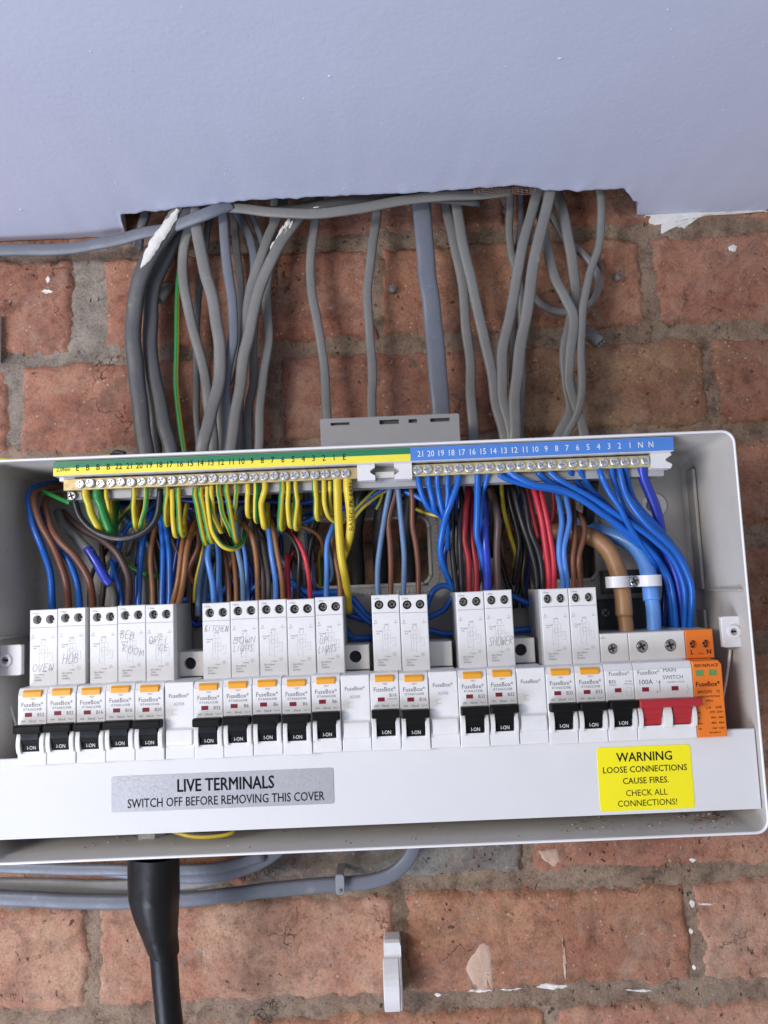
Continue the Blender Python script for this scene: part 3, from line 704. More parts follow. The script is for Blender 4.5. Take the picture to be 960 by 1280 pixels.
def toggle(root, M, bar=(-HW+.42, HW-.42), levers=(0,), txt='I-ON', lw=5.3):
    mb = MB(); z0, z1 = nz_f(.455), nz_f(.568); zc_ = (z0+z1)/2; hh = (z0-z1)/2
    prof = []
    for k in range(16):
        t = 2*math.pi*k/16; c, s = math.cos(t), math.sin(t)
        prof.append((ND+3.9+3.3*math.copysign(abs(c)**.5, c), zc_+hh*math.copysign(abs(s)**.45, s)))
    mb.prismx(prof, bar[0], bar[1], M, smooth=False, bev=0.8)
    for c in levers:
        p2 = [(ND+4.0, nz_f(.57)), (ND+3.6, nz_f(.615)), (ND+2.8, nz_f(.66)), (ND+2.2, nz_f(.668)), (ND+2.0, nz_f(.715)), (ND+1.1, nz_f(.722)), (ND+.8, nz_f(.80)), (ND-1.5, nz_f(.812)), (ND-7, nz_f(.812)), (ND-7, nz_f(.57))]
        mb.prismx(p2, c-lw, c+lw, M)
    o = mb.build('toggle_lever', root)
    if txt:
        m2 = MB(); m2.text(txt, levers[0]+.3, nz_f(.764), 3.1, ND+1.25, inkw, sx=.82); m2.build('lettering', o)
    return o

ord_names = {0: 'OVEN', 1: 'HOB', 3: 'BED ROOM', 4: 'OFFICE', 6: 'KITCHEN', 7: 'DOWN LIGHTS', 10: 'UP LIGHTS', 16: 'SHOWER'}
ratings = {0: 'B32', 1: 'B32', 2: 'B16', 3: 'B16', 4: 'B20', 6: 'B32', 7: 'B6', 8: 'B6', 9: 'B6', 10: 'B6', 12: 'B16', 13: 'B16', 15: 'B32', 16: 'B32', 18: 'B32', 19: 'B32'}
model = {'B32': 'RTA063230B', 'B16': 'RTA061630B', 'B20': 'RTA062030B', 'B6': 'RTA060630B'}
WHO = {0: 'the breaker handwritten OVEN', 1: 'the breaker handwritten HOB', 2: 'the B16 breaker left of BED ROOM', 3: 'the breaker handwritten BED ROOM',
       4: 'the breaker handwritten OFFICE', 6: 'the breaker handwritten KITCHEN', 7: 'the breaker handwritten DOWN LIGHTS', 8: 'the unlabelled B6 breaker beside DOWN LIGHTS',
       9: 'the unlabelled B6 breaker beside UP LIGHTS', 10: 'the breaker handwritten UP LIGHTS', 12: 'the left breaker of the B16 pair', 13: 'the right breaker of the B16 pair',
       15: 'the unmarked breaker left of SHOWER', 16: 'the breaker handwritten SHOWER', 18: 'the left breaker of the last pair', 19: 'the rightmost tall breaker'}
LAB = {0: 'white breaker with OVEN scrawled on its housing, first in the row', 1: 'white breaker with HOB scrawled on its housing, beside the OVEN one',
       2: 'white B16 breaker without handwriting between HOB and BED ROOM breakers', 3: 'white B16 breaker with BED ROOM scrawled on its housing',
       4: 'white B20 breaker with OFFICE scrawled on its housing', 6: 'white B32 breaker with KITCHEN scrawled near its top', 7: 'white B6 breaker with DOWN LIGHTS scrawled on it',
       8: 'white B6 breaker without handwriting directly right of DOWN LIGHTS breaker', 9: 'white B6 breaker without handwriting directly left of UP LIGHTS breaker',
       10: 'white B6 breaker with UP LIGHTS scrawled on its housing', 12: 'left white B16 breaker of the pair standing between two blanks', 13: 'right white B16 breaker of the pair standing between two blanks',
       15: 'white B32 breaker without handwriting directly left of SHOWER breaker', 16: 'white B32 breaker with SHOWER scrawled on its housing',
       18: 'white tall B32 breaker, left one of the pair nearest the main switch', 19: 'white tall B32 breaker, right one of the pair nearest the main switch'}
def rcbo(i):
    r = thing('circuit_breaker', LAB[i], 'circuit breaker', base_of(i), 'circuit breakers with amber test buttons'); return r
def shift(root):          # children were authored around x=0
    return root
PROTO = {}
class At:                 # temporary frame so parts are authored around x = 0
    def __init__(s, root): s.r = root; s.b = tuple(root['_b'])
    def __enter__(s): s.r['_b'] = (0, s.b[1], s.b[2]); return s.r
    def __exit__(s, *a): s.r['_b'] = s.b
first = None
for i in sorted(ratings):
    r = rcbo(i)
    if first is None:
        with At(r):
            upper_housing(r)
            mb = MB(); mb.box(-HW+.3, HW-.3, BD, BD+.12, bz(.236), bz(.230), inkl); mb.build('housing_seam', r)
            nose(r); cheeks(r, (-7.0, 7.0)); toggle(r, blackp)
            mb = MB(); mb.prismx([(ND-3, nz_f(.018)), (ND-.6, nz_f(.015)), (ND+.7, nz_f(.045)), (ND+.9, nz_f(.105)), (ND-.2, nz_f(.11)), (ND-3, nz_f(.11))], -5.6, 5.6, orangeb, bev=0.4); mb.build('test_button', r)
            mb = MB(); mb.box(-4.3, -.1, ND-.4, ND+.05, nz_f(.366), nz_f(.312), redw); mb.box(-4.6, -4.3, ND, ND+.25, nz_f(.37), nz_f(.31), white); mb.build('indicator_window', r)
            mb = MB(); diagram(mb, BD+.06)
            mb.text('1.2Nm', -5.3, bz(.045), 1.5, BD+.06, ink); mb.text('N', -6.6, bz(.335), 1.3, BD+.06, ink); mb.text('OUT', -6.6, bz(.365), 1.1, BD+.06, ink); mb.text('L', 6.0, bz(.335), 1.3, BD+.06, ink); mb.text('OUT', 6.0, bz(.365), 1.1, BD+.06, ink)
            for s, x, f in (('LOAD', 0, .385), ('N', -1.4, .43), ('L', 1.4, .43), ('N Supply', -4.6, .47), ('Blue', -5.2, .50), ('L Supply', .3, .795)): mb.text(s, x, bz(f), 1.15, BD+.06, ink)
            for k, s in enumerate(('I\u0394n=30mA', '230V~', '50/60Hz')): mb.text(s, -5.9, bz(.838+.035*k), 1.45, BD+.06, ink, 'L')
            mb.build('housing_print', r)
        first = r; kids = list(r.children)
    else:
        for ch in kids:
            c = ch.copy(); COL.objects.link(c); c.parent = r
            for gch in ch.children: g2 = gch.copy(); COL.objects.link(g2); g2.parent = c
    with At(r):
        mb = MB(); rt_ = ratings[i]
        mb.text('TEST', .4, nz_f(.135), 1.5, ND+.06, ink)
        mb.text('FuseBox*', .1, nz_f(.205), 3.75, ND+.06, ink, bold=.006, sx=.93)
        if i == 12:
            mb.text('B16', 5.0, nz_f(.285), 2.9, ND+.06, ink, bold=.008); mb.text('RTA061630B', 4.6, nz_f(.335), 1.1, ND+.06, ink)
        else:
            mb.text(model[rt_], .3, nz_f(.268), 2.0, ND+.06, ink, sx=1.05); mb.text(rt_, 5.2, nz_f(.34), 2.9, ND+.06, ink, bold=.01, sx=.95)
        mb.text('6000', -5.3, nz_f(.42), 1.3, ND+.06, ink); mb.text('30mA', .3, nz_f(.422), 1.9, ND+.06, ink); mb.text('Type A', 5.8, nz_f(.42), 1.2, ND+.06, ink)
        mb.build('nose_print', r)
        if i in ord_names:
            mb = MB(); d = BD+.10
            W_ = {'OVEN': [('OVEN', -7.2, .80, 13.6, 4.6, .04)], 'HOB': [('HOB', -6.2, .72, 10.5, 6.2, .05)], 'BED ROOM': [('BED', -7.6, .42, 9, 5.2, -.2), ('ROOM', -6.5, .60, 14, 4.2, -.28)],
                  'OFFICE': [('OFFI', -7.5, .50, 12.5, 4.4, -.02), ('CE', -1, .60, 6, 4.2, 0)], 'KITCHEN': [('KITCHEN', -7.6, .36, 15, 3.8, -.08)],
                  'DOWN LIGHTS': [('DOWN', -7.8, .55, 14.5, 4.0, .02), ('LIGHTS', -7.6, .65, 12.5, 3.6, .0)], 'UP LIGHTS': [('UP', -7, .60, 5.5, 4.0, .1), ('LIGHTS', -7.8, .72, 11.5, 4.2, .06)],
                  'SHOWER': [('SHOWER', -7.6, .72, 15.4, 5.6, .03)]}[ord_names[i]]
            for t_, x, f, w_, h_, sl in W_: scrawl(mb, t_, x, bz(f), w_, h_, d, sl)
            mb.build('handwriting', r)

rj = random.Random(21)
for o in list(bpy.data.objects):
    if o.name.startswith('circuit_breaker') and o.parent is None:      # seated a hair unevenly on the rail
        o.location.z += rj.uniform(-.00045, .00035); o.location.y += rj.uniform(-.0005, .0003)
# blanks
BLAB = {5: 'white blank module with dark plugged hole between OFFICE and KITCHEN breakers', 11: 'white blank module with dark plugged hole directly right of UP LIGHTS breaker',
        14: 'white blank module with a plain upper face and no hole', 17: 'white blank module with dark plugged hole directly right of SHOWER breaker'}
for i in (5, 11, 14, 17):
    r = thing('blank_module', BLAB[i], 'blank module', base_of(i), 'blank modules between the breakers')
    with At(r):
        mb = MB(); fr = 88; ts, bs = un(235, 815, fr)[2], NT+.3
        hole = [circ(-.3, (ts+bs)/2+.5, 3.9, 24)[::-1]] if i != 14 else []
        mb.plate([(-HW, bs), (HW, bs), (HW, ts), (-HW, ts)], hole, fr-4, fr, cream, .5); mb.box(-HW+.05, HW-.05, 57, fr-4.02, bs, ts-.05, cream)
        if hole: mb.disc(-.3, fr-3.9, (ts+bs)/2+.5, 3.9, holem)
        mb.build('shoulder', r)
        mb = MB(); mb.box(-HW, HW, ND-26, ND-.6, NB+.2, NT, white, .5); mb.build('nose', r)
        mb = MB(); prof = [(ND-.7, nz_f(.60))]+[(ND+1.5*math.sin(math.pi*t)**.5, nz_f(.60+.235*t)) for t in [k/10 for k in range(1, 10)]]+[(ND-.7, nz_f(.835))]
        mb.prismx(prof, -7.6, 7.6, white, smooth=False, bev=.4); mb.build('moulded_block', r)
        mb = MB(); mb.text('FuseBox*', -.2, nz_f(.175), 3.4, ND-.5, ink, sx=.93)
        if i != 17: mb.text('ADRB', -.2, nz_f(.285), 2.5, ND-.5, inkl)
        mb.ribbon([(-1.5, nz_f(.36)), (-4.3, nz_f(.36)), (-4.3, nz_f(.42)), (-1.5, nz_f(.42))], .15, ND-.5, inkl); mb.build('nose_print', r)

# short MCB at 20
SH = un(760, 792, BD)[2]
r = thing('short_circuit_breaker', 'short white B32 breaker with one terminal screw beside the main switch', 'circuit breaker', base_of(20))
with At(r):
    upper_housing(r, cream, hx=(-1.0,), top=SH, bot=NT+.2, hz=un(764, 811, BD)[2], hr=3.3, screw_r=3.0, recess=2.2)
    nose(r); cheeks(r, (-7.0, 7.0)); toggle(r, blackp)
    mb = MB(); mb.box(-3.2, .8, ND-.4, ND+.05, nz_f(.366), nz_f(.312), redw); mb.build('indicator_window', r)
    mb = MB(); mb.text('FuseBox*', .1, nz_f(.12), 3.5, ND+.06, ink, sx=.93); mb.text('B32', -4.3, nz_f(.225), 2.8, ND+.06, ink, bold=.01); mb.text('MTN0632', -4.2, nz_f(.27), 1.1, ND+.06, ink); mb.text('On=Red', 5.4, nz_f(.225), 1.2, ND+.06, ink); mb.text('Off=Green', 5.3, nz_f(.26), 1.2, ND+.06, ink); mb.text('1.2Nm', -4.5, SH-2.5, 1.4, BD+.06, ink)
    mb.ribbon([(4, nz_f(.31)), (4, nz_f(.42)), (7, nz_f(.42)), (7, nz_f(.31)), (4, nz_f(.31))], .13, ND+.06, inkl); mb.build('nose_print', r)
# main switch 21-22
r = thing('main_switch', 'two module main switch with a wide red lever, marked 100A', 'main switch', base_of(21, 2))
with At(r):
    W2 = PIT-.15
    upper_housing(r, cream, w0=-W2, w1=W2, hx=(-PIT/2-.3, PIT/2-.3), top=SH, bot=NT+.2, hz=un(764, 811, BD)[2]+.6, hr=3.9, screw_r=3.6, recess=2.0)
    nose(r, w0=-W2, w1=W2, openings=(-PIT/2, PIT/2)); cheeks(r, (-PIT+1.7, PIT-1.7)); cheeks(r, (0,), wd=5.4)
    toggle(r, redp, bar=(-W2+.1, W2+2.0), levers=(-PIT/2, PIT/2), txt=None)
    for x in (-PIT+6.5, 6.5):
        mb = MB(); mb.box(x-2.1, x+2.1, ND-.4, ND+.05, nz_f(.372), nz_f(.315), redw); mb.build('indicator_window', r)
    mb = MB(); mb.text('FuseBox*', -PIT+9, nz_f(.12), 3.7, ND+.06, ink, sx=.95); mb.text('100A', -PIT+7.2, nz_f(.245), 4.1, ND+.06, ink, bold=.01)
    mb.text('MAIN', 4.0, nz_f(.10), 3.3, ND+.06, ink); mb.text('SWITCH', 5.7, nz_f(.195), 3.3, ND+.06, ink); mb.text('230/400V~AC22A', 7.4, nz_f(.26), 1.4, ND+.06, ink)
    mb.ribbon([(-2.6, nz_f(.38)), (-2.6, nz_f(.24))], .3, ND+.06, ink); mb.ribbon([(-3.3, nz_f(.27)), (-2.6, nz_f(.235)), (-1.9, nz_f(.27))], .25, ND+.06, ink); mb.text('I', -4.3, nz_f(.24), 1.8, ND+.06, ink); mb.text('0', -4.3, nz_f(.38), 1.8, ND+.06, ink)
    for x in (14,): mb.ribbon([(x, nz_f(.3)), (x, nz_f(.335)), (x+1, nz_f(.37))], .2, ND+.06, inkl); mb.ribbon([(x, nz_f(.385)), (x, nz_f(.42))], .2, ND+.06, inkl)
    mb.build('nose_print', r)
# surge device 23
r = thing('surge_protector', 'bright orange surge protection module with two green windows at the row end', 'surge protector', base_of(23))
with At(r):
    upper_housing(r, orange, top=SH+.3, bot=NT+.2, hx=(-3.9, 4.1), hz=un(868, 806, BD)[2]+.4, hr=2.5, screw_r=2.0, recess=4.5)
    mb = MB(); mb.plate([(-HW, NB), (HW+.6, NB), (HW+.6, NT-2.5), (HW-1.2, NT), (-HW, NT)], [], 60, ND-.4, orange, .5); mb.build('nose', r)
    for x in (-4.3, 3.6):
        mb = MB(); mb.box(x-2.6, x+2.4, ND-.9, ND-.25, nz_f(.20), nz_f(.12), greenw, .2); mb.build('indicator_window', r)
    mb = MB(); d = ND-.3
    m2 = MB(); m2.text('L', -5.2, NT+4.2, 4.0, BD+.06, inkd, bold=.03); m2.text('N', 5.4, NT+4.2, 4.0, BD+.06, inkd, bold=.03); m2.text('1.2Nm', 0, NT+3.2, 1.5, BD+.06, inkd); m2.build('housing_print', r)
    for s, x, f, sz, bo, al in (('RED:REPLACE', 0, .06, 2.5, .012, 'C'), ('FuseBox*', 0, .305, 4.0, .02, 'C'), ('SPDCUT2', -2.3, .408, 2.2, .02, 'C'), ('T2', 5.8, .408, 2.2, .01, 'C'), ('SURGE PROTECTION', 0, .47, 1.45, .012, 'C'), ('DEVICE', 0, .525, 1.4, .012, 'C'),
        ('L-N', -.8, .615, 1.9, .02, 'C'), ('N-PE', 5.4, .615, 1.9, .02, 'C'), ('Uc:', -7.8, .675, 1.6, .02, 'L'), ('275V~ 255V~', 8.2, .675, 1.6, .015, 'R'), ('In:', -7.8, .745, 1.6, .02, 'L'), ('20kA   20kA', 7.9, .745, 1.6, .015, 'R'),
        ('Imax:', -7.8, .815, 1.5, .02, 'L'), ('40kA   40kA', 7.9, .815, 1.6, .015, 'R'), ('Up:', -7.8, .885, 1.6, .02, 'L'), ('1.5kV  1.5kV', 7.9, .885, 1.6, .015, 'R'), ('IEC61643-11', 2, .94, 1.4, .012, 'C')):
        mb.text(s, x, nz_f(f), sz, d, inkd, al, bold=bo, sx=.95)
    mb.build('nose_print', r)

for o in list(bpy.data.objects):      # upper housings sit a little right of their noses; the first two are pushed left
    if o.parent and o.parent.parent is None and o.parent.name.split('.')[0] in ('circuit_breaker', 'short_circuit_breaker', 'main_switch', 'surge_protector') and o.name.split('.')[0] in ('upper_housing', 'terminal_screw', 'plugged_hole', 'housing_seam', 'housing_print', 'handwriting'):
        o.location.x += 0.0004 if o.parent['label'].startswith(('white breaker with OVEN', 'white breaker with HOB')) else 0.0026
# ------------------------------------------------------------------ terminal bars
ZS = 75.6
TR = thing('terminal_bar_carrier', 'plastic carrier strip with striped and blue number stickers under the box rim', 'terminal strip', (-10, 90, 80))
xs0, xsm, xs1 = un(66, 585, 111)[0], un(513, 570, 111)[0], un(842, 550, 111)[0]
mb = MB(); mb.box(xs0, xs1, 100, 110.6, 80.4, 89.6, clipw, .5)
mb.prismx([(86, 66.5), (98.0, 66.5), (98.4, 70), (97.5, 79.5), (104, 80.3), (86, 80.3)], xs0+4, xs1-3, greys); mb.build('carrier', TR)
zA, zB = 89.3, 80.7; zM = 85.2
mb = MB(); mb.box(xs0+.2, xsm, 110.6, 110.8, zM, zA, sgreen); mb.box(xs0+.2, xsm, 110.6, 110.8, zB, zM, syellow); s1_ = mb.build('earth_sticker', TR)
mb = MB(); mb.box(xsm+.05, xs1-.2, 110.6, 110.8, zB, zA, sblue); s2_ = mb.build('neutral_sticker', TR)
labs = ['E', 'B', 'B', 'B']+[str(k) for k in range(22, 0, -1)]+['E']
mb = MB(); ex = lambda k: un(97+(431-97)*k/26, 590, 110.9)[0]
mb.text('2.0Nm', xs0+6.6, 84.4, 3.6, 110.9, inkd, sx=.9)
for k, s in enumerate(labs): mb.text(s, ex(k), 85.0, 5.4, 110.9, inkd, sx=.82, bold=.006)
mb.build('printed_numbers', s1_)
mb = MB()
for k, s in enumerate([str(q) for q in range(21, 0, -1)]+['N', 'N']): mb.text(s, un(525+(814-525)*k/22, 560, 110.9)[0], 85.0, 5.4, 110.9, inkw, sx=.85, bold=.006)
mb.build('printed_numbers', s2_)
EX = [un(100+(432-100)*k/26, 600, 105)[0] for k in range(27)]
NX = [un(521+(807-521)*k/22, 582, 105)[0] for k in range(23)]
def bar(name, label, xs_, x0, x1, M):
    t = thing(name, label, 'terminal bar', ((x0+x1)/2, 100, ZS))
    mb = MB(); mb.box(x0, x1, 98.5, 104, ZS-3.7, ZS+3.7, M, .5); mb.build('bar', t)
    for k, x in enumerate(xs_):
        m2 = MB(); zz = ZS+.35*math.sin(k*2.1); dd = 105.0+.5*math.sin(k*1.7)
        m2.cyl(x, 103.6, dd-.3, zz, 2.2, steel, 16, .2); screw_head(m2, x, dd, zz, 2.92, k*1.9, mat('bright_screw', (0.80, 0.80, 0.81), 0.3, metal=0.75, var=0.3, vscale=600))
        m2.build('terminal_screw', t)
    return t
brassp = mat('yellowish_brass', (0.62, 0.54, 0.28), 0.5, metal=0.4, var=0.1, vscale=200)
bar('earth_terminal_bar', 'brass earth terminal bar with 27 screws under the green and yellow sticker', EX, un(79, 607, 104)[0], un(459, 590, 104)[0], brass)
bar('neutral_terminal_bar', 'brass neutral terminal bar with 23 screws under the blue sticker', NX, un(512, 590, 104)[0], un(812, 572, 104)[0], brassp)
for (px0, px1, py, side, w_) in ((447, 469, 596, 1, 'left'), (493, 515, 594, -1, 'right')):
    a = un(px0, py, 103)[0]; b_ = un(px1, py, 103)[0]
    out = [(a, ZS-5.5), (b_, ZS-5.5)]+([(b_, ZS-2.6)]+[(b_-3.2*math.sin(math.pi*k/6), ZS-2.6+5.2*k/6) for k in range(1, 6)]+[(b_, ZS+2.6)] if side > 0 else [])+[(b_, ZS+5.3), (a, ZS+5.3)]
    if side < 0: out += [(a, ZS+2.6)]+[(a+3.2*math.sin(math.pi*k/6), ZS+2.6-5.2*k/6) for k in range(1, 6)]+[(a, ZS-2.6)]
    mb = MB(); mb.plate(out, [], 97, 106.5, clipw, 0); o = mb.build('end_bracket', TR)
a = un(812, 574, 103)[0]; b_ = un(836, 574, 103)[0]
out = [(a, ZS-5), (b_, ZS-5.5), (b_+1, ZS-3)]+[(b_+1-4.2*math.sin(math.pi*k/6), ZS-2.6+5.2*k/6) for k in range(1, 6)]+[(b_+1, ZS+3), (b_, ZS+5.3), (a, ZS+5.3)]
mb = MB(); mb.plate(out, [], 97, 105.5, clipw, 0); mb.build('end_bracket', TR)
a = un(74, 600, 103)[0]; mb = MB(); mb.box(a, a+10, 98, 103, ZS+2.6, ZS+6.6, clipw, .4); mb.build('end_bracket', TR)
a = un(90, 620, 100); mb = MB(); screw_head(mb, a[0], 100, a[2], 3.0, .3, steeld); mb.build('fixing_screw', TR)
a = un(469, 595, 100)[0]; b_ = un(493, 595, 100)[0]; mb = MB(); mb.box(a, b_, 99, 101.5, ZS-3.5, ZS+.5, mat('clear_channel', (0.62, 0.60, 0.54), 0.15, coat=.6), .5); mb.build('link_channel', TR)

# ------------------------------------------------------------------ wires
seedn = [0]
def wire(label, cat, col, wpx, pts, group=None, name='wire', stripe=None, flat=None, per=7, phase=None, radii=None, n=None, parent_extra=None, wob=0.9, twist=0.0):
    """pts: (px, py, depth) sight lines of the photograph placed at their own distance from the wall"""
    P = [un(*p) for p in pts]; dm = sum(p[2] for p in pts)/len(pts)
    r = wpx/2*(DCAM-dm)/FPX*(.9 if name == 'earth_wire' and wpx < 9 else 1); seedn[0] += 1
    if phase is None: phase = seedn[0]*1.3
    M = WC[col]; mb = MB(); st_ = None; n = n or (12 if wpx < 14 else 16)
    if stripe: st_ = (stripe, WC['green'] if col == 'yellow' else WC['yellow'])
    if flat: tube(mb, P, r, r*flat, M, n=16, per=per, flat=True, phase=0, radii=radii, wob=wob)
    else: tube(mb, P, r, None, M, n=n, per=per, phase=phase, stripe=st_, radii=radii, wob=wob, twist=twist)
    o = mb.build(name); return tag(o, label, cat, group)
GW = 'wires feeding the breakers'
def c1(l, d): return [(x/3, 540+y/3, dd) for (x, y), dd in zip(l, d if isinstance(d, (list, tuple)) else [d]*len(l))]
def mk(ox, oy, s, l, d0, d1, dm=None):
    n = len(l); out = []
    for i, (x, y) in enumerate(l):
        t = i/(n-1); dd = d0+(d1-d0)*t
        if dm is not None: dd += (dm-(d0+d1)/2)*4*t*(1-t)
        out.append((ox+x/s, oy+y/s, dd))
    return out
A = lambda l, d0, d1, dm=None: mk(0, 540, 3, l, d0, d1, dm)
B = lambda l, d0, d1, dm=None: mk(240, 540, 3, l, d0, d1, dm)
C_ = lambda l, d0, d1, dm=None: mk(440, 540, 3, l, d0, d1, dm)
D_ = lambda l, d0, d1, dm=None: mk(640, 540, 3, l, d0, d1, dm)
def to(i, side): return ('left' if side == 'L' else 'right')+' terminal of '+WHO[i]
CN = {'blue': 'bright blue', 'dblue': 'dark blue', 'lblue': 'light blue', 'gblue': 'dull grey blue', 'brown': 'brown', 'dbrown': 'dark brown', 'tan': 'orange brown', 'black': 'black', 'red': 'red', 'dred': 'dark red', 'violet': 'violet blue', 'grey': 'grey'}
def fw(col, wpx, pts, i, side, extra=''):
    wire(f'{CN[col]} wire into the {to(i, side)}{extra}', 'wire', col, wpx, pts, GW)
# left bundle
fw('blue', 8.5, A([(230, 190), (150, 205), (108, 240), (118, 330), (160, 440), (192, 545), (200, 690)], 55, 75, 88), 0, 'L')
fw('brown', 8.5, A([(230, 200), (160, 215), (128, 245), (150, 340), (208, 450), (245, 560), (258, 690)], 58, 75, 90), 0, 'R')
fw('blue', 7.5, A([(180, 240), (160, 300), (180, 370), (225, 435), (268, 500), (290, 570), (300, 690)], 55, 75, 84), 1, 'L')
fw('brown', 8.5, A([(230, 240), (170, 255), (185, 340), (225, 410), (290, 480), (335, 560), (352, 690)], 58, 75, 92), 1, 'R')
wire('grey sleeved wire slanting behind the purple taped joint', 'wire', 'grey', 11, A([(215, 300), (240, 350), (290, 400), (345, 455)], 62, 84), GW)
wire('purple blue tape wrapped joint slanting at the left of the box', 'taped joint', 'violet', 12, A([(325, 435), (360, 490), (395, 545), (415, 568)], 84, 84, 85), None, name='taped_joint')
fw('grey', 8, A([(405, 555), (418, 585), (425, 620), (425, 690)], 83, 75), 2, 'L')
fw('dbrown', 9, A([(235, 300), (290, 350), (370, 400), (435, 450), (475, 520), (485, 580), (480, 690)], 60, 75, 80), 3, 'L')
wire('thick black wire looping in a U below the earth bar', 'wire', 'black', 8.5, A([(255, 190), (275, 245), (300, 320), (360, 378), (450, 400), (540, 378), (588, 320), (600, 215)], 92, 98, 97))
wire('dark green wire end beneath the left end of the earth bar', 'wire', 'green', 5.5, A([(120, 225), (150, 220), (200, 240), (265, 268)], 70, 88), name='wire')
fw('blue', 6.5, A([(420, 480), (432, 530), (448, 590), (458, 690)], 66, 75), 2, 'R')
wire('bright blue wire bending up beside the black loop', 'wire', 'blue', 7, A([(590, 255), (540, 300), (480, 350), (450, 410), (430, 500), (420, 560)], 62, 64, 66))
fw('blue', 7, A([(575, 290), (550, 370), (535, 440), (525, 540), (518, 690)], 60, 75), 3, 'R')
fw('tan', 7, A([(590, 330), (572, 400), (565, 480), (570, 570), (572, 690)], 62, 76), 4, 'L')
fw('blue', 7.5, A([(595, 300), (605, 360), (612, 500), (610, 690)], 66, 77), 4, 'R')
wire('second bright blue wire into the OFFICE breaker, beside the first', 'wire', 'blue', 7.5, A([(610, 310), (625, 370), (638, 500), (632, 690)], 66, 77), GW)
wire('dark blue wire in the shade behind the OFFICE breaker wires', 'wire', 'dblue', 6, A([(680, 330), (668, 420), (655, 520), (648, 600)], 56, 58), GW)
wire('left one of two orange brown wires descending beside the blank module', 'wire', 'tan', 7, A([(720, 330), (695, 380), (680, 450), (664, 560), (648, 640), (640, 700)], 62, 74, 82), GW)
wire('right one of two orange brown wires descending beside the blank module', 'wire', 'tan', 7.5, A([(740, 330), (720, 365), (700, 440), (686, 540), (672, 630), (652, 700)], 62, 74, 84), GW)
wire('dark brown wire curling behind the two orange brown ones', 'wire', 'brown', 7, A([(745, 360), (745, 430), (715, 500), (712, 540), (740, 580)], 58, 58, 62), GW)
wire('earth wire running down behind the blank module gap', 'earth wire', 'yellow', 5, A([(765, 400), (755, 470), (735, 560), (728, 640)], 58, 58, 60), stripe=(0, 1, 2, 3, 4))
# KITCHEN .. UP LIGHTS
fw('gblue', 7, A([(790, 400), (765, 480), (748, 570), (742, 690)], 60, 72), 6, 'L', ', rear')
wire('dull blue wire between the KITCHEN breaker wires, set back', 'wire', 'gblue', 6.5, A([(790, 440), (778, 510), (768, 590), (765, 690)], 58, 66), GW)
fw('lblue', 7.5, A([(790, 330), (788, 410), (778, 470), (795, 560), (806, 690)], 66, 78, 82), 6, 'L')
fw('lblue', 7, A([(810, 400), (818, 450), (822, 550), (830, 690)], 66, 78), 6, 'R')
fw('brown', 6.5, A([(835, 430), (845, 470), (858, 560), (865, 690)], 64, 76), 7, 'L')
fw('tan', 6.5, A([(870, 430), (880, 490), (886, 570), (884, 690)], 64, 77), 7, 'R')
fw('gblue', 7, B([(240, 290), (190, 285), (165, 325), (172, 430), (190, 530), (195, 670)], 62, 76, 84), 7, 'L', ', rightmost')
fw('lblue', 6, B([(190, 350), (188, 400), (200, 480), (210, 670)], 66, 77), 7, 'R', ', rightmost')
fw('tan', 6.5, B([(170, 320), (195, 345), (226, 390), (242, 480), (250, 670)], 66, 78, 84), 8, 'L')
fw('dbrown', 6.5, B([(232, 320), (238, 360), (246, 450), (264, 540), (266, 670)], 66, 77, 80), 8, 'L', ', rear')
fw('grey', 6, B([(262, 395), (275, 470), (288, 560), (290, 670)], 60, 72), 8, 'R', ', rear')
fw('lblue', 7, B([(278, 290), (287, 350), (300, 450), (312, 560), (314, 670)], 68, 78, 82), 8, 'R')
fw('tan', 6.5, B([(290, 320), (302, 355), (320, 460), (338, 560), (348, 670)], 68, 78, 82), 9, 'L')
fw('red', 7.5, B([(362, 460), (360, 480), (360, 560), (362, 670)], 64, 78), 9, 'L')
wire('red wire slanting behind the upright red one', 'wire', 'dred', 5, B([(335, 520), (360, 490), (385, 445)], 56, 58), GW)
fw('black', 5.5, B([(290, 315), (330, 360), (375, 400), (402, 460), (398, 560), (398, 670)], 66, 77, 84), 9, 'R')
fw('red', 6, B([(345, 350), (372, 385), (408, 425), (430, 490), (440, 570), (445, 670)], 66, 78, 86), 10, 'L')
wire('orange brown wire arching into the square opening near UP LIGHTS breaker', 'wire', 'tan', 5.5, B([(370, 345), (430, 360), (475, 390), (492, 430), (488, 470)], 62, 46, 60), GW)
wire('thin earth wire hanging in the square opening near UP LIGHTS breaker', 'earth wire', 'yellow', 5, B([(485, 440), (478, 480), (485, 560), (488, 600)], 46, 42, 44), stripe=(0, 1, 2, 3))
wire('dull blue wire arching into the square opening near UP LIGHTS breaker', 'wire', 'gblue', 5, B([(430, 370), (480, 385), (508, 430), (525, 520), (520, 560)], 56, 46, 52), GW)
fw('lblue', 6.8, B([(540, 320), (530, 355), (508, 420), (504, 520), (503, 670)], 70, 78, 82), 10, 'L', ', in front')
fw('tan', 6.5, B([(535, 350), (530, 400), (538, 470), (555, 560), (558, 670)], 66, 78, 78), 10, 'R')
# pair of B16
fw('gblue', 7, B([(745, 190), (738, 230), (715, 340), (700, 480), (695, 670)], 86, 78, 84), 12, 'L')
fw('brown', 7, B([(765, 195), (758, 240), (736, 330), (742, 420), (745, 520), (743, 670)], 84, 78, 82), 12, 'R')
fw('gblue', 7, B([(772, 195), (778, 260), (785, 360), (795, 480), (796, 670)], 86, 78, 84), 13, 'L')
fw('brown', 7, B([(822, 210), (825, 260), (825, 350), (840, 430), (848, 520), (850, 670)], 84, 78, 82), 13, 'R')
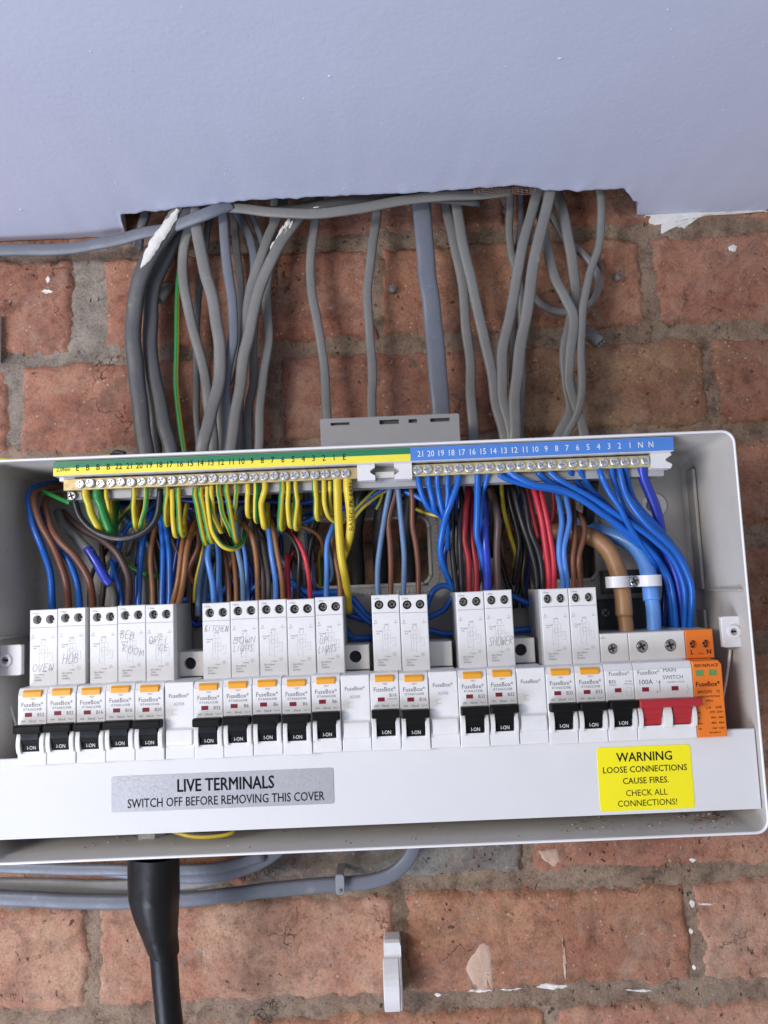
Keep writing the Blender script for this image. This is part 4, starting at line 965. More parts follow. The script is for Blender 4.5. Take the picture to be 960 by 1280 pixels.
# SHOWER pair
fw('black', 7.5, C_([(400, 200), (380, 250), (375, 400), (382, 500), (395, 660)], 70, 78, 82), 15, 'L')
fw('black', 7, C_([(398, 170), (412, 250), (405, 330), (405, 420), (410, 520), (415, 660)], 70, 78, 84), 15, 'L', ', rightmost')
fw('dred', 8, C_([(435, 170), (436, 220), (425, 300), (422, 400), (440, 490), (440, 660)], 70, 78, 84), 15, 'R')
fw('dred', 8, C_([(430, 180), (448, 260), (447, 360), (455, 440), (464, 520), (462, 660)], 66, 77, 80), 15, 'R', ', rightmost')
fw('violet', 11, C_([(490, 230), (495, 300), (498, 400), (505, 500), (508, 660)], 72, 78, 84), 16, 'L')
fw('dbrown', 9.5, C_([(515, 215), (535, 270), (547, 340), (545, 450), (552, 660)], 72, 78, 84), 16, 'R')
# last B32 pair
fw('black', 7.5, C_([(600, 190), (612, 240), (640, 350), (668, 430), (690, 520), (697, 660)], 74, 78, 84), 18, 'L')
fw('black', 7, C_([(630, 190), (650, 260), (668, 360), (700, 450), (712, 530), (718, 660)], 74, 78, 86), 18, 'L', ', rightmost')
wire('left black wire hanging in the bunch left of the last breakers', 'wire', 'black', 6.5, C_([(580, 180), (590, 260), (615, 350), (628, 420), (620, 500), (608, 570)], 70, 62, 72), GW)
wire('middle black wire hanging in the bunch left of the last breakers', 'wire', 'black', 7, C_([(600, 180), (612, 280), (640, 380), (650, 460), (640, 560), (650, 640)], 66, 58, 66), GW)
wire('short dark red wire end hanging among the black bunch', 'wire', 'dred', 6, C_([(655, 440), (640, 500), (632, 570)], 60, 58), GW)
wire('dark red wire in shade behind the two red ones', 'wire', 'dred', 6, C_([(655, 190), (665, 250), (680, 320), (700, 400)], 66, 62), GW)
wire('earth wire slanting down beside the black bunch', 'earth wire', 'yellow', 5.5, C_([(560, 165), (568, 280), (590, 380), (612, 460), (608, 510)], 72, 60, 70), stripe=(0, 1, 2, 3))
fw('red', 7.5, C_([(670, 180), (690, 245), (715, 340), (728, 460), (738, 560), (738, 660)], 76, 78, 86), 18, 'R')
fw('red', 7.5, C_([(700, 190), (716, 250), (738, 360), (752, 470), (756, 560), (756, 660)], 76, 78, 86), 18, 'R', ', rightmost')
fw('lblue', 7, C_([(765, 200), (778, 265), (786, 340), (775, 420), (775, 480), (790, 560), (792, 660)], 70, 78, 88), 19, 'L')
fw('lblue', 7, C_([(800, 190), (806, 250), (815, 330), (797, 430), (800, 500), (808, 560), (808, 660)], 72, 78, 88), 19, 'L', ', rightmost')
fw('brown', 6.5, C_([(825, 240), (832, 310), (836, 400), (828, 480), (832, 570), (832, 660)], 68, 78, 86), 19, 'R')
fw('brown', 6.5, C_([(835, 300), (855, 320), (872, 370), (855, 450), (850, 500), (855, 570), (858, 660)], 68, 78, 86), 19, 'R', ', rightmost')
# meter tails
wire('thick tan insulated cable curving down into the main switch', 'cable', 'fawn', 21, D_([(60, 340), (140, 370), (220, 375), (300, 395), (360, 440), (395, 520), (412, 600), (420, 690)], 48, 82, 74), 'main cables into the main switch', name='main_cable', per=9)
wire('slimmer tan core below the tan cable sleeve at the main switch', 'cable', 'fawn', 18, D_([(418, 670), (428, 720), (434, 790)], 81, 81), name='cable_core')
wire('thick light blue insulated cable curving down into the main switch', 'cable', 'sky', 20, D_([(240, 350), (320, 372), (400, 395), (460, 430), (500, 490), (518, 560), (524, 632)], 48, 82, 70), 'main cables into the main switch', name='main_cable', per=9)
wire('slimmer light blue core below the blue cable sleeve at the main switch', 'cable', 'sky', 17.5, D_([(524, 625), (530, 680), (535, 790)], 81, 81), name='cable_core')
t = thing('cable_clamp', 'white plastic clamp with a centre screw across the two thick cables', 'cable clamp', un(795, 728, 86))
a = un(758, 722, 90); b_ = un(829, 735, 90)
mb = MB(); prof = []
W0, W1 = a[0], b_[0]; zc_ = (a[2]+b_[2])/2+1
top_ = []
for k in range(31):
    x = W0+(W1-W0)*k/30; q = k/30
    h = 6.0*max(0, math.sin(math.pi*min(1, q/.42)))**.5 if q < .42 else (6.0*max(0, math.sin(math.pi*(q-.58)/.42))**.5 if q > .58 else 0)
    top_.append((x, 87+h))
vs = []
for x, d in top_: vs += [(x, d, zc_-3.6), (x, d+1.6, zc_-3.6), (x, d+1.6, zc_+3.6), (x, d, zc_+3.6)]
mb.add(vs, [(k*4+j, k*4+(j+1) % 4, k*4+4+(j+1) % 4, k*4+4+j) for k in range(30) for j in range(4)]+[(0, 1, 2, 3), (120, 121, 122, 123)], clipw, False); mb.build('strap', t)
mb = MB(); screw_head(mb, (W0+W1)/2, 89.5, zc_, 3.6, .4, steel); mb.build('clamp_screw', t)
mb = MB(); mb.box(W0+4, W1-6, 60, 70, zc_-8, zc_+8, mat('dark_bakelite', (0.03, 0.03, 0.032), 0.4)); mb.build('clamp_base', t)

# neutral wires (numbers are printed above their screws)
NB_ = 'neutral wires under the blue numbers'
WORDS = {1: 'one', 2: 'two', 3: 'three', 4: 'four', 5: 'five', 6: 'six', 7: 'seven', 8: 'eight', 9: 'nine', 10: 'ten', 11: 'eleven', 12: 'twelve', 13: 'thirteen', 14: 'fourteen', 15: 'fifteen', 16: 'sixteen', 17: 'seventeen', 18: 'eighteen', 19: 'nineteen', 20: 'twenty', 21: 'twenty one', 22: 'twenty two'}
def nwire(num, col, wpx, pts, extra=''):
    wire(f'{CN[col]} neutral wire under blue bar number {WORDS[int(num)]}{extra}', 'wire', col, wpx, pts, NB_)
nwire('21', 'blue', 7.5, C_([(245, 165), (250, 195), (265, 240), (290, 285), (330, 310), (345, 330)], 101, 80, 96))
nwire('20', 'blue', 7.5, C_([(284, 165), (288, 200), (300, 250), (312, 298), (345, 320)], 101, 84, 99))
nwire('19', 'blue', 7.5, C_([(323, 165), (322, 200), (328, 250), (340, 300), (352, 330), (360, 380), (358, 440)], 101, 72, 94))
nwire('18', 'blue', 7, C_([(360, 165), (360, 200), (362, 240), (352, 310), (340, 380)], 101, 82, 98))
nwire('17', 'blue', 8, C_([(400, 160), (395, 195), (372, 260), (350, 320), (335, 390), (332, 450), (350, 520), (380, 590), (392, 640)], 101, 62, 96))
wire('bright blue wire crossing behind the B16 pair to the neutral bar', 'wire', 'blue', 7, C_([(130, 205), (180, 220), (240, 240), (300, 280), (335, 305)], 74, 84, 84))
wire('dark blue wire rising along the grommet left of SHOWER pair', 'wire', 'dblue', 7, C_([(372, 330), (360, 400), (345, 470), (355, 540), (385, 600)], 64, 60, 62))
nwire('15', 'blue', 8, C_([(470, 155), (470, 220), (468, 300), (468, 380), (485, 450), (500, 560), (500, 620)], 101, 62, 90))
nwire('14', 'blue', 6.5, C_([(512, 150), (500, 195), (485, 240), (485, 330), (480, 400)], 101, 70, 92))
RB = D_
nwire('13', 'blue', 7.5, RB([(-50, 155), (-15, 175), (60, 200), (150, 215), (240, 240), (320, 290), (390, 350), (460, 410), (540, 470), (585, 540), (610, 640), (622, 790)], 101, 72, 92))
nwire('12', 'blue', 8.5, RB([(-15, 150), (20, 170), (90, 200), (180, 218), (270, 262), (340, 310), (420, 365), (500, 425), (560, 500), (590, 600), (600, 790)], 101, 66, 98))
nwire('10', 'blue', 7.5, RB([(95, 150), (130, 180), (200, 215), (260, 245), (330, 300), (400, 340), (460, 385), (530, 450), (585, 560), (600, 680), (605, 790)], 101, 68, 88))
nwire('9', 'blue', 8, RB([(135, 145), (170, 175), (235, 212), (310, 250), (380, 295), (450, 345), (530, 405), (600, 470), (640, 560), (650, 660), (645, 790)], 101, 74, 96))
nwire('7', 'blue', 7, RB([(212, 140), (225, 165), (255, 205), (300, 250), (360, 300), (430, 360)], 101, 70, 88))
nwire('6', 'blue', 7, RB([(252, 138), (268, 170), (300, 220), (350, 265), (420, 330), (480, 380), (560, 460), (600, 600), (620, 790)], 101, 66, 84))
nwire('4', 'blue', 7.5, RB([(325, 130), (335, 165), (365, 225), (405, 285), (435, 345), (480, 410), (530, 490), (545, 530)], 101, 70, 100))
nwire('3', 'blue', 7.5, RB([(370, 130), (378, 170), (398, 225), (425, 290), (480, 350), (560, 420), (625, 500), (650, 600), (655, 790)], 101, 74, 92))
nwire('2', 'blue', 8, RB([(402, 125), (408, 160), (425, 225), (460, 290), (510, 350), (580, 410), (630, 470), (668, 560), (672, 660), (668, 790)], 101, 76, 100))
nwire('1', 'blue', 7.5, RB([(418, 125), (428, 165), (450, 240), (490, 300), (540, 355), (600, 420), (650, 500), (660, 600), (662, 790)], 101, 70, 90))
wire('thick violet blue neutral wire under bar screw N at the right end', 'wire', 'violet', 12.5, RB([(486, 115), (495, 170), (520, 240), (545, 320), (565, 400), (590, 470), (620, 560), (636, 660), (640, 790)], 100, 68, 84), NB_)
wire('dark brown wire dropping behind the main cables to the orange module', 'wire', 'dbrown', 8, RB([(560, 540), (590, 590), (612, 660), (618, 790)], 60, 74, 70))
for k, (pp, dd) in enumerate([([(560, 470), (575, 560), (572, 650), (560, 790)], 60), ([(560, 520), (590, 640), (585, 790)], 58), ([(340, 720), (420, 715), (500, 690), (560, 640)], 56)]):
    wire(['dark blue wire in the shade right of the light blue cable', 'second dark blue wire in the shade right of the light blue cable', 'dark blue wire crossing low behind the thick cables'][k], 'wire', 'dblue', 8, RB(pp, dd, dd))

# blue neutral tails coiled behind the breakers
wire('dark blue wire running along the back above KITCHEN breaker', 'wire', 'blue', 7, A([(640, 640), (720, 625), (820, 612), (850, 580), (940, 500)], 58, 54))
for k, pp in enumerate([[(190, 620), (270, 560), (330, 545), (400, 585), (450, 605), (540, 600), (600, 625), (660, 690), (740, 720)], [(330, 520), (400, 580), (480, 620), (560, 620), (610, 660), (680, 720), (760, 725)],
                        [(300, 480), (370, 560), (450, 640), (540, 660), (600, 690), (680, 712), (720, 705)], [(560, 700), (590, 765), (640, 772), (700, 765)]]):
    wire(['topmost blue wire looping behind the UP LIGHTS breaker', 'second blue wire looping behind the UP LIGHTS breaker', 'third blue wire looping behind the UP LIGHTS breaker', 'lowest blue wire visible above the blank module right of UP LIGHTS'][k], 'wire', ['blue', 'blue', 'dblue', 'blue'][k], 8, B(pp, 60-k*2, 62-k*2, 64-k))
wire('blue wire arching from behind the B16 pair to SHOWER pair', 'wire', 'blue', 7.5, C_([(270, 720), (285, 640), (310, 590), (350, 575), (385, 590), (420, 620)], 62, 62))
wire('blue wire curving down from the arch between breaker pairs', 'wire', 'blue', 7.5, C_([(270, 700), (300, 690), (345, 665), (375, 620)], 60, 62))
wire('blue wire running level behind the blank between breaker pairs', 'wire', 'blue', 8, C_([(200, 770), (285, 745), (345, 757), (420, 755), (520, 745), (600, 745), (680, 738)], 60, 60))
wire('blue wire slanting behind the blank right of SHOWER', 'wire', 'blue', 7.5, C_([(580, 605), (610, 620), (660, 640), (720, 650)], 60, 60))
wire('blue wire low behind the OFFICE side gap', 'wire', 'dblue', 8, A([(560, 690), (700, 700), (742, 720), (800, 690)], 56, 56))
for k in range(6):
    x = 300+k*26
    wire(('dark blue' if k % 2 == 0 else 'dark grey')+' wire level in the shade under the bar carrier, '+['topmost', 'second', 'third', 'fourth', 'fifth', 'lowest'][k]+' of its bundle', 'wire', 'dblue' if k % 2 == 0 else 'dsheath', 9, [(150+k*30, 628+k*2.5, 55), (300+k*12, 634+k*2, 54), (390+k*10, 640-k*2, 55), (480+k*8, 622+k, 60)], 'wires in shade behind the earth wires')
wire('bright blue wire running level under the earth bar', 'wire', 'dblue', 7, B([(-70, 245), (40, 260), (200, 255), (400, 265), (480, 250), (520, 230)], 64, 66))
wire('dark blue wire slanting behind the earth wires near screw 4', 'wire', 'blue', 6.5, B([(330, 380), (390, 350), (450, 325), (490, 305)], 60, 64))
wire('blue wire slanting up to the bar carrier beside the BASEC wire', 'wire', 'blue', 6.5, B([(600, 310), (650, 260), (700, 225), (740, 205)], 64, 80))

rr = random.Random(5)  # filler wires added behind the traced ones to darken the interior
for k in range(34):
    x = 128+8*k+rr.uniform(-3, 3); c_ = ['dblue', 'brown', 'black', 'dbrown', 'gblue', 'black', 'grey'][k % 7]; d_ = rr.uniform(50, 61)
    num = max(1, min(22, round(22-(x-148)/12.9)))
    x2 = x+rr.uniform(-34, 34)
    wire('thin '+CN[c_]+' filler wire in shade below earth bar number '+WORDS[num]+(', left part' if k % 2 else ''), 'wire', c_, rr.uniform(5, 7.5), [(x, 600, d_+6), (x+rr.uniform(-12, 12), 640, d_), (x+(x2-x)*.5+rr.uniform(-10, 10), 680, d_-2), (x2+rr.uniform(-6, 6), 720, d_), (x2, 775, d_)], 'filler wires darkening the box')
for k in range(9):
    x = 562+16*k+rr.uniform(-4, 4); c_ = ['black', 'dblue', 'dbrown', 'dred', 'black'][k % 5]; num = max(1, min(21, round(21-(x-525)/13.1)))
    wire('thin '+CN[c_]+' filler wire in shade below blue bar number '+WORDS[num], 'wire', c_, rr.uniform(5, 7.5), [(x, 595, 64), (x+rr.uniform(-8, 8), 640, 57), (x+rr.uniform(-14, 14), 690, 55), (x+rr.uniform(-16, 16), 760, 57)], 'filler wires darkening the box')
# earth wires
def ew(lbl, col, wpx, x0, y0, xm, ym, x1, y1, stripe=(0, 1, 2, 3, 4), d=100, curl=5, back=60, phase=0.0):
    pts = [(x0, y0-6, 101), (x0, y0+3, 102), ((x0*.5+xm*.5), (y0+ym)/2, d), (xm, ym, d-2), (x1, y1-4, d-6), (x1+curl*.5, y1+1, d-12), (x1+curl, y1-4, d-20), (x1+curl, y1-22, d-32), (x1+curl+2, y1-42, back)]
    wire(lbl, 'earth wire', col, wpx, pts, 'earth wires curling down from the earth bar', name='earth_wire', stripe=stripe, phase=phase, per=5)
def el(n, e=''):
    q = str(n).split(','); return f'green and yellow earth wire under bar number {WORDS[int(q[0])]}'+(','+q[1] if len(q) > 1 else '')+e
ew('yellow and green earth wire under the first bar screw B', 'yellow', 10, 107, 617, 114, 642, 124, 664, (9, 10, 11, 0, 1), phase=0)
ew('mostly green thick earth wire under the second bar screw B', 'green', 11, 122, 618, 130, 642, 138, 666, (), phase=0)
ew('thin yellow earth wire under the third bar screw B', 'yellow', 5.5, 133, 617, 136, 635, 138, 650, (), curl=2)
ew(el(22), 'yellow', 7, 167, 614, 166, 635, 168, 660, (0, 1, 11), phase=0.2)
ew(el(21), 'yellow', 7, 183, 614, 181, 635, 176, 660, (2, 3, 4), phase=0)
EWL = [(18, 6.8, 208, 613, 206, 635, 206, 656, (11, 0, 1, 2)), (17, 7.2, 215, 618, 216, 645, 218, 670, (5, 6)), (16, 7.2, 222, 616, 224, 645, 226, 669, (11, 0, 1, 2)), (15, 7.5, 243, 616, 249, 645, 255, 678, (0, 1, 2)), (14, 7.2, 250, 615, 257, 648, 262, 676, (0, 1, 2)),
       ('13, inner', 6.5, 264, 613, 267, 642, 274, 664, (5, 6, 7)), (12, 6.8, 273, 611, 278, 642, 287, 668, (2, 3)), (11, 7, 283, 611, 288, 645, 293, 678, (1, 2)), (10, 6, 296, 611, 294, 630, 291, 648, (2, 3)),
       (9, 7, 310, 611, 309, 628, 309, 645, (5, 6, 7)), (8, 7.2, 320, 610, 319, 630, 319, 651, (3, 4, 5)), (7, 8.5, 331, 608, 326, 632, 329, 658, (11, 0)), (6, 8, 353, 609, 351, 632, 350, 660, (0, 1, 2)), (5, 7, 361, 608, 360, 632, 362, 657, (0, 11)),
       (4, 7, 370, 608, 372, 630, 369, 660, (11, 0, 1)), (3, 8.5, 394, 606, 396, 625, 396, 647, (11, 0, 1)), ('2, rear', 5.5, 412, 608, 412, 622, 414, 640, (0,))]
for n_, w_, *q in EWL: ew(el(n_), 'yellow', w_, *q[:6], q[6])
wire('green and yellow earth wire under bar screw 13 sweeping low to the right', 'earth wire', 'yellow', 7, [(259, 608, 101), (259, 620, 102), (262, 645, 102), (266, 665, 101), (277, 682, 99), (292, 686, 94), (304, 676, 84), (306, 650, 66)], 'earth wires curling down from the earth bar', name='earth_wire', stripe=(4, 5, 6, 7), phase=0)
wire('yellow earth wire under bar screw 2 bending right behind the thick one', 'earth wire', 'yellow', 7, [(405, 600, 101), (405, 615, 102), (406, 630, 100), (411, 645, 95), (420, 652, 88), (430, 652, 80)], 'earth wires curling down from the earth bar', name='earth_wire', stripe=(11, 0), phase=0)
wire('thick yellow earth wire under bar screw 1 running straight down', 'earth wire', 'yellow', 10.5, [(421, 596, 101), (421, 615, 102), (423, 650, 100), (426, 690, 92), (431, 725, 82), (436, 765, 66)], 'earth wires curling down from the earth bar', name='earth_wire', stripe=(10, 11, 0), phase=0)
E2 = wire('thick yellow earth wire printed BASEC under the last bar screw', 'earth wire', 'yellow', 11, [(434, 596, 101), (434, 612, 102), (438, 640, 101), (439, 660, 97), (435, 680, 88), (428, 700, 70)], 'earth wires curling down from the earth bar', name='earth_wire', phase=0)
mb = MB(); p0 = un(439, 600, 105.2); p1 = un(440, 664, 103.5)
vs, fs = text_mesh('BASEC PK 6491', 0); sz = (p0[2]-p1[2])/6.4
xw = max(v[0] for v in vs)
for_ = [((-(v[1]-.35)*4.0)+p1[0]-.4+(p0[0]-p1[0])*(v[0]/xw), 105.6-.6*(1-v[0]/xw), p1[2]+(p0[2]-p1[2]-2)*v[0]/xw) for v in vs]
mb.add(for_, fs, inkd); mb.build('lettering', E2)
for k, pp in enumerate([[(600, 300), (640, 260), (690, 215), (735, 205)], [(600, 340), (640, 290), (700, 240), (740, 215)], [(690, 290), (705, 260), (718, 220)], [(840, 290), (880, 305), (930, 315)]]):
    wire(['upper green and yellow wire slanting from the BASEC wire to the carrier', 'lower green and yellow wire slanting from the BASEC wire to the carrier', 'short earth wire above the left black conduit', 'earth wire end lying above the grommet of the left opening'][k], 'earth wire', 'yellow' if k > 1 else 'green', 5, B(pp, 70, 76), name='earth_wire', stripe=(0, 1, 2, 3, 4))
for k, pp in enumerate([[(430, 370), (450, 320), (490, 280), (500, 250)], [(450, 450), (480, 500), (540, 530), (600, 540)]]):
    wire(['olive earth wire in shade left of screw 22', 'olive earth wire low in shade left of OFFICE wires'][k], 'earth wire', 'yellow', 7, A(pp, 60, 64), name='earth_wire', stripe=(0, 1, 2, 3, 4, 5))
# dark conduits seen through the openings
for k, (px, w_) in enumerate(((476, 19), (510, 20), (446, 18), (612, 22), (735, 15))):
    wire(['left black sheathed cable seen in the square opening', 'right black sheathed cable seen in the square opening', 'black sheathed cable at the left edge behind the yellow wire', 'black sheathed cable beside the SHOWER wires', 'black sheathed cable in the right square opening'][k], 'cable', 'conduit', w_, [(px+6, 600, 60), (px+2, 635, 58), (px-1, 670, 50), (px+1, 710, 36), (px+2, 760, 30)], 'black cables behind the openings', name='cable')
# small dark terminal block behind main cables
t = thing('terminal_block', 'dark terminal block with a screw behind the tan cable', 'terminal block', un(765, 770, 66))
mb = MB(); a = un(748, 750, 66); b_ = un(775, 792, 66); mb.box(a[0], b_[0]+30, 48, 64, b_[2], a[2], mat('dark_bakelite', (0.03, 0.03, 0.032), 0.4), .8); mb.build('block', t)
mb = MB(); a = un(757, 766, 65); screw_head(mb, a[0], 64.3, a[2], 3.2, .7, steeld); mb.build('block_screw', t)

# ------------------------------------------------------------------ grey cables above
GC = 'grey sheathed cables dropping from the ceiling'
def gc(label, col, wpx, pts, flat=.55, **k): return wire(label, 'cable', col, wpx, pts, GC, name='cable', flat=flat, per=8, wob=1.8, **k)
gc('thick dark grey cable with white paint, leftmost of the descending bunch', 'dsheath', 21, [(262, 235, 34), (238, 258, 36), (212, 285, 38), (186, 325, 36), (171, 370, 33), (167, 420, 30), (173, 490, 30), (181, 560, 30), (186, 620, 26)], .6)
gc('dark grey cable just right of the thick painted one', 'dsheath', 19, [(250, 250, 22), (228, 280, 24), (207, 320, 24), (193, 360, 24), (187, 400, 22), (189, 450, 22), (200, 510, 24), (213, 565, 26), (222, 620, 24)], .6)
gc('light grey cable curving past the green and yellow wire', 'sheath', 13.5, [(252, 240, 30), (241, 275, 30), (230, 315, 28), (229, 355, 27), (240, 410, 26), (255, 460, 26), (262, 510, 25), (268, 570, 25), (272, 620, 22)])
gc('wide pale grey cable crossing over the bunch with a rubbed end', 'sheath', 16, [(240, 240, 36), (246, 285, 38), (256, 335, 38), (268, 385, 37), (275, 430, 36), (273, 480, 38), (264, 520, 40), (254, 560, 42), (248, 620, 30)])
gc('blue grey cable bulging right at mid height of the left bunch', 'bsheath', 13, [(276, 235, 38), (279, 270, 36), (283, 330, 34), (291, 380, 33), (291, 425, 32), (281, 475, 30), (284, 520, 30), (285, 570, 28), (286, 620, 26)])
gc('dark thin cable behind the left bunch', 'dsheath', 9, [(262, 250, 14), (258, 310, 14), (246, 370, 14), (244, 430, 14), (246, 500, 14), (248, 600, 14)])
gc('narrow blue grey cable slipping behind the horizontal one', 'bsheath', 11, [(285, 240, 18), (302, 275, 20), (314, 305, 20), (317, 345, 20), (310, 400, 18), (300, 470, 18), (298, 600, 18)])
gc('second narrow blue grey cable close behind the horizontal one', 'bsheath', 8, [(300, 240, 16), (318, 280, 16), (326, 310, 16), (318, 380, 16), (310, 600, 14)])
gc('grey cable sloping inward left of the paint flecked one', 'sheath', 13, [(362, 235, 26), (345, 275, 27), (322, 330, 28), (309, 390, 28), (303, 440, 27), (296, 500, 26), (293, 600, 24)])
PFC = gc('grey cable flecked with white paint near its top', 'sheath', 15, [(392, 238, 30), (372, 272, 34), (342, 320, 36), (321, 375, 36), (308, 430, 35), (298, 490, 34), (290, 560, 34), (286, 620, 30)])
gc('grey cable right of the paint flecked one, bowed at the bottom', 'sheath', 12, [(346, 240, 18), (338, 320, 20), (333, 380, 22), (334, 430, 23), (327, 490, 24), (323, 560, 24), (322, 620, 22)])
gc('narrow grey cable half hidden low in the left bunch', 'sheath', 11, [(318, 380, 16), (315, 430, 18), (317, 470, 18), (310, 520, 18), (313, 600, 18)])
gc('grey cable hanging alone, first right of the left bunch', 'sheath', 12, [(402, 235, 20), (393, 285, 22), (388, 330, 22), (395, 390, 22), (402, 440, 22), (408, 490, 24), (412, 560, 26)])
gc('narrow grey cable hanging straight beside the wall screw', 'sheath', 12, [(474, 235, 20), (468, 285, 22), (462, 340, 22), (461, 400, 22), (465, 460, 22), (464, 510, 24), (464, 580, 24)])
gc('wide flat bluish grey cable, broadest of all', 'bsheath', 24, [(526, 232, 28), (530, 290, 30), (535, 350, 30), (541, 410, 30), (547, 470, 32), (553, 520, 32), (560, 600, 28)], .4)
gc('grey cable directly right of the broad flat one', 'sheath', 13.5, [(552, 232, 18), (562, 280, 20), (575, 340, 22), (583, 400, 22), (588, 460, 22), (589, 510, 22), (592, 570, 22), (594, 620, 20)])
gc('grey cable slanting down right from the broad flat one', 'sheath', 14, [(570, 230, 26), (575, 290, 28), (588, 350, 30), (602, 410, 30), (613, 460, 30), (623, 510, 30), (632, 560, 30), (640, 620, 26)])
gc('narrow grey cable bowing left behind the right bunch', 'sheath', 10, [(636, 225, 14), (636, 270, 14), (640, 315, 14), (650, 360, 14), (652, 420, 12), (648, 600, 12)], .8)
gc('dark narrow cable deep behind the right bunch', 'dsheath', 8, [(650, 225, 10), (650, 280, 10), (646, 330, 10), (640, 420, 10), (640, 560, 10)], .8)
gc('left one of two parallel grey cables in the right bunch', 'sheath', 14, [(678, 222, 34), (666, 262, 34), (655, 305, 34), (645, 360, 33), (634, 410, 32), (627, 450, 32), (630, 495, 32), (638, 540, 32), (646, 600, 28)])
gc('right one of two parallel grey cables in the right bunch', 'sheath', 15, [(692, 222, 40), (682, 270, 40), (670, 320, 39), (660, 375, 38), (651, 430, 36), (645, 480, 35), (643, 530, 34), (642, 600, 28)])
gc('grey cable weaving across the right bunch in an S', 'sheath', 13, [(670, 235, 24), (682, 300, 26), (690, 340, 28), (706, 372, 32), (717, 400, 34), (713, 445, 34), (711, 480, 32), (722, 515, 30), (732, 550, 28), (738, 610, 26)])
gc('grey cable bending left at the foot of the right bunch', 'sheath', 14, [(696, 232, 22), (706, 275, 24), (714, 320, 24), (719, 365, 24), (714, 400, 24), (707, 440, 26), (708, 480, 26), (712, 510, 26), (700, 540, 26), (676, 580, 22)])
gc('round grey cable arching down from the right end of the slot', 'sheath', 10.5, [(748, 222, 30), (751, 262, 32), (748, 305, 32), (736, 350, 32), (728, 395, 33), (726, 440, 34), (727, 490, 34), (720, 520, 30), (706, 548, 26), (690, 600, 22)], .9)
gc('grey cable coiled in a loop behind the right bunch', 'sheath', 9.5, [(686, 265, 18), (706, 298, 17), (732, 322, 16), (747, 348, 16), (742, 375, 16), (722, 388, 15), (696, 388, 14), (674, 378, 14), (660, 360, 14)], .9)
gc('thin earth sheath loop beside the round cable', 'dsheath', 5, [(750, 320, 8), (748, 350, 9), (738, 370, 10), (730, 382, 10)], .9)
gc('grey cable emerging low right of the right bunch', 'sheath', 11, [(712, 470, 16), (718, 505, 18), (712, 530, 18), (690, 560, 18), (676, 600, 16)], .8)
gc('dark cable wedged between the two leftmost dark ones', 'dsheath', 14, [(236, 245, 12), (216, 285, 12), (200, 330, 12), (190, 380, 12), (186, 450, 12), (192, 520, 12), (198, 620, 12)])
gc('narrow brownish grey cable deep in the left bunch', 'sheath', 10, [(290, 245, 8), (296, 300, 9), (300, 360, 9), (292, 440, 9), (276, 520, 9), (270, 620, 9)])
# horizontal runs
gc('flat grey cable running left along the ceiling line', 'bsheath', 16, [(-70, 308, 14), (0, 313, 15), (60, 313, 17), (115, 306, 20), (160, 297, 26), (200, 288, 34), (235, 276, 42), (262, 266, 46), (290, 255, 44)], .45)
gc('flat grey cable running across the tops of the other cables', 'sheath', 13.5, [(262, 258, 42), (300, 260, 44), (345, 265, 45), (395, 268, 46), (440, 263, 46), (490, 254, 45), (540, 247, 43), (590, 243, 41), (640, 238, 38)], .45)
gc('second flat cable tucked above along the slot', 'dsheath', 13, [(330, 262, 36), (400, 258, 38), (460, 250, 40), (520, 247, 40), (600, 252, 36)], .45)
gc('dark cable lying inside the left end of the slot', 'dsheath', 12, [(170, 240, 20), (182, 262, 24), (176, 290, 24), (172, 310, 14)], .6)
wire('green and yellow earth cable dropping through the left bunch', 'earth cable', 'green', 7, [(225, 330, 18), (222, 370, 19), (221, 430, 20), (220, 480, 20), (225, 530, 22), (232, 580, 24), (236, 620, 22)], name='earth_cable', stripe=(3, 4), phase=.6, wob=0)
wire('green and yellow wire lying on top of the box at left', 'earth wire', 'green', 6, [(-60, 572, 80), (0, 574, 84), (50, 577, 88), (100, 574, 90), (150, 569, 92)], name='earth_wire', stripe=(2, 3, 4, 5), phase=.5)
wire('black cable tie stub lying on the box rim', 'cable tie', 'black', 7, [(140, 570, 92), (146, 566, 94), (156, 568, 94)], name='cable_tie')

# dried paint on two cables
def on_cable(name, label, pts, w0, d, M=WC['paint'], seed=1, thing_=True):
    mb = MB(); rr = random.Random(seed); n = len(pts); vs = []; K = 6
    C = catmull([un(x, y, dd) for x, y, dd in pts], 6); N_ = len(C)
    for i, c in enumerate(C):
        t = (C[min(i+1, N_-1)]-C[max(i-1, 0)]).normalized(); u = Vector((0, 1, 0)).cross(t).normalized()
        q = i/(N_-1); ww = w0*(math.sin(math.pi*min(.98, max(.03, q)))**.45)*(1+.25*noise.noise(Vector((i*.6, seed, 1))))
        for j in range(K+1):
            s = j/K*2-1; p = c+u*ww*(s*(1+.35*noise.noise(Vector((i*.31, 3*(s > 0), seed*3.1))))+.12*noise.noise(Vector((i*.8, j, seed)))); vs.append((p.x, p.y+min(1.6, w0*.35)*math.sqrt(max(0, 1-s*s))+.6*noise.noise(Vector((i*1.3, j*1.1, seed)))-.5, p.z))
    mb.add(vs, [(i*(K+1)+j, i*(K+1)+j+1, (i+1)*(K+1)+j+1, (i+1)*(K+1)+j) for i in range(N_-1) for j in range(K)], M, True)
    return mb.build(name)
tag(on_cable('paint_crust', '', [(222, 262, 43.5), (210, 280, 43), (198, 298, 42), (186, 318, 40), (176, 336, 38.5)], 4.4, 0, seed=4), 'thick crust of dried white paint on the leftmost dark cable', 'dried paint')
tag(on_cable('paint_crust', '', [(228, 256, 42), (216, 267, 42.5), (206, 279, 42.5)], 3.2, 0, WC['sheath'], seed=9), 'torn grey sheath flap above the white paint crust', 'torn sheath')
rr = random.Random(11)
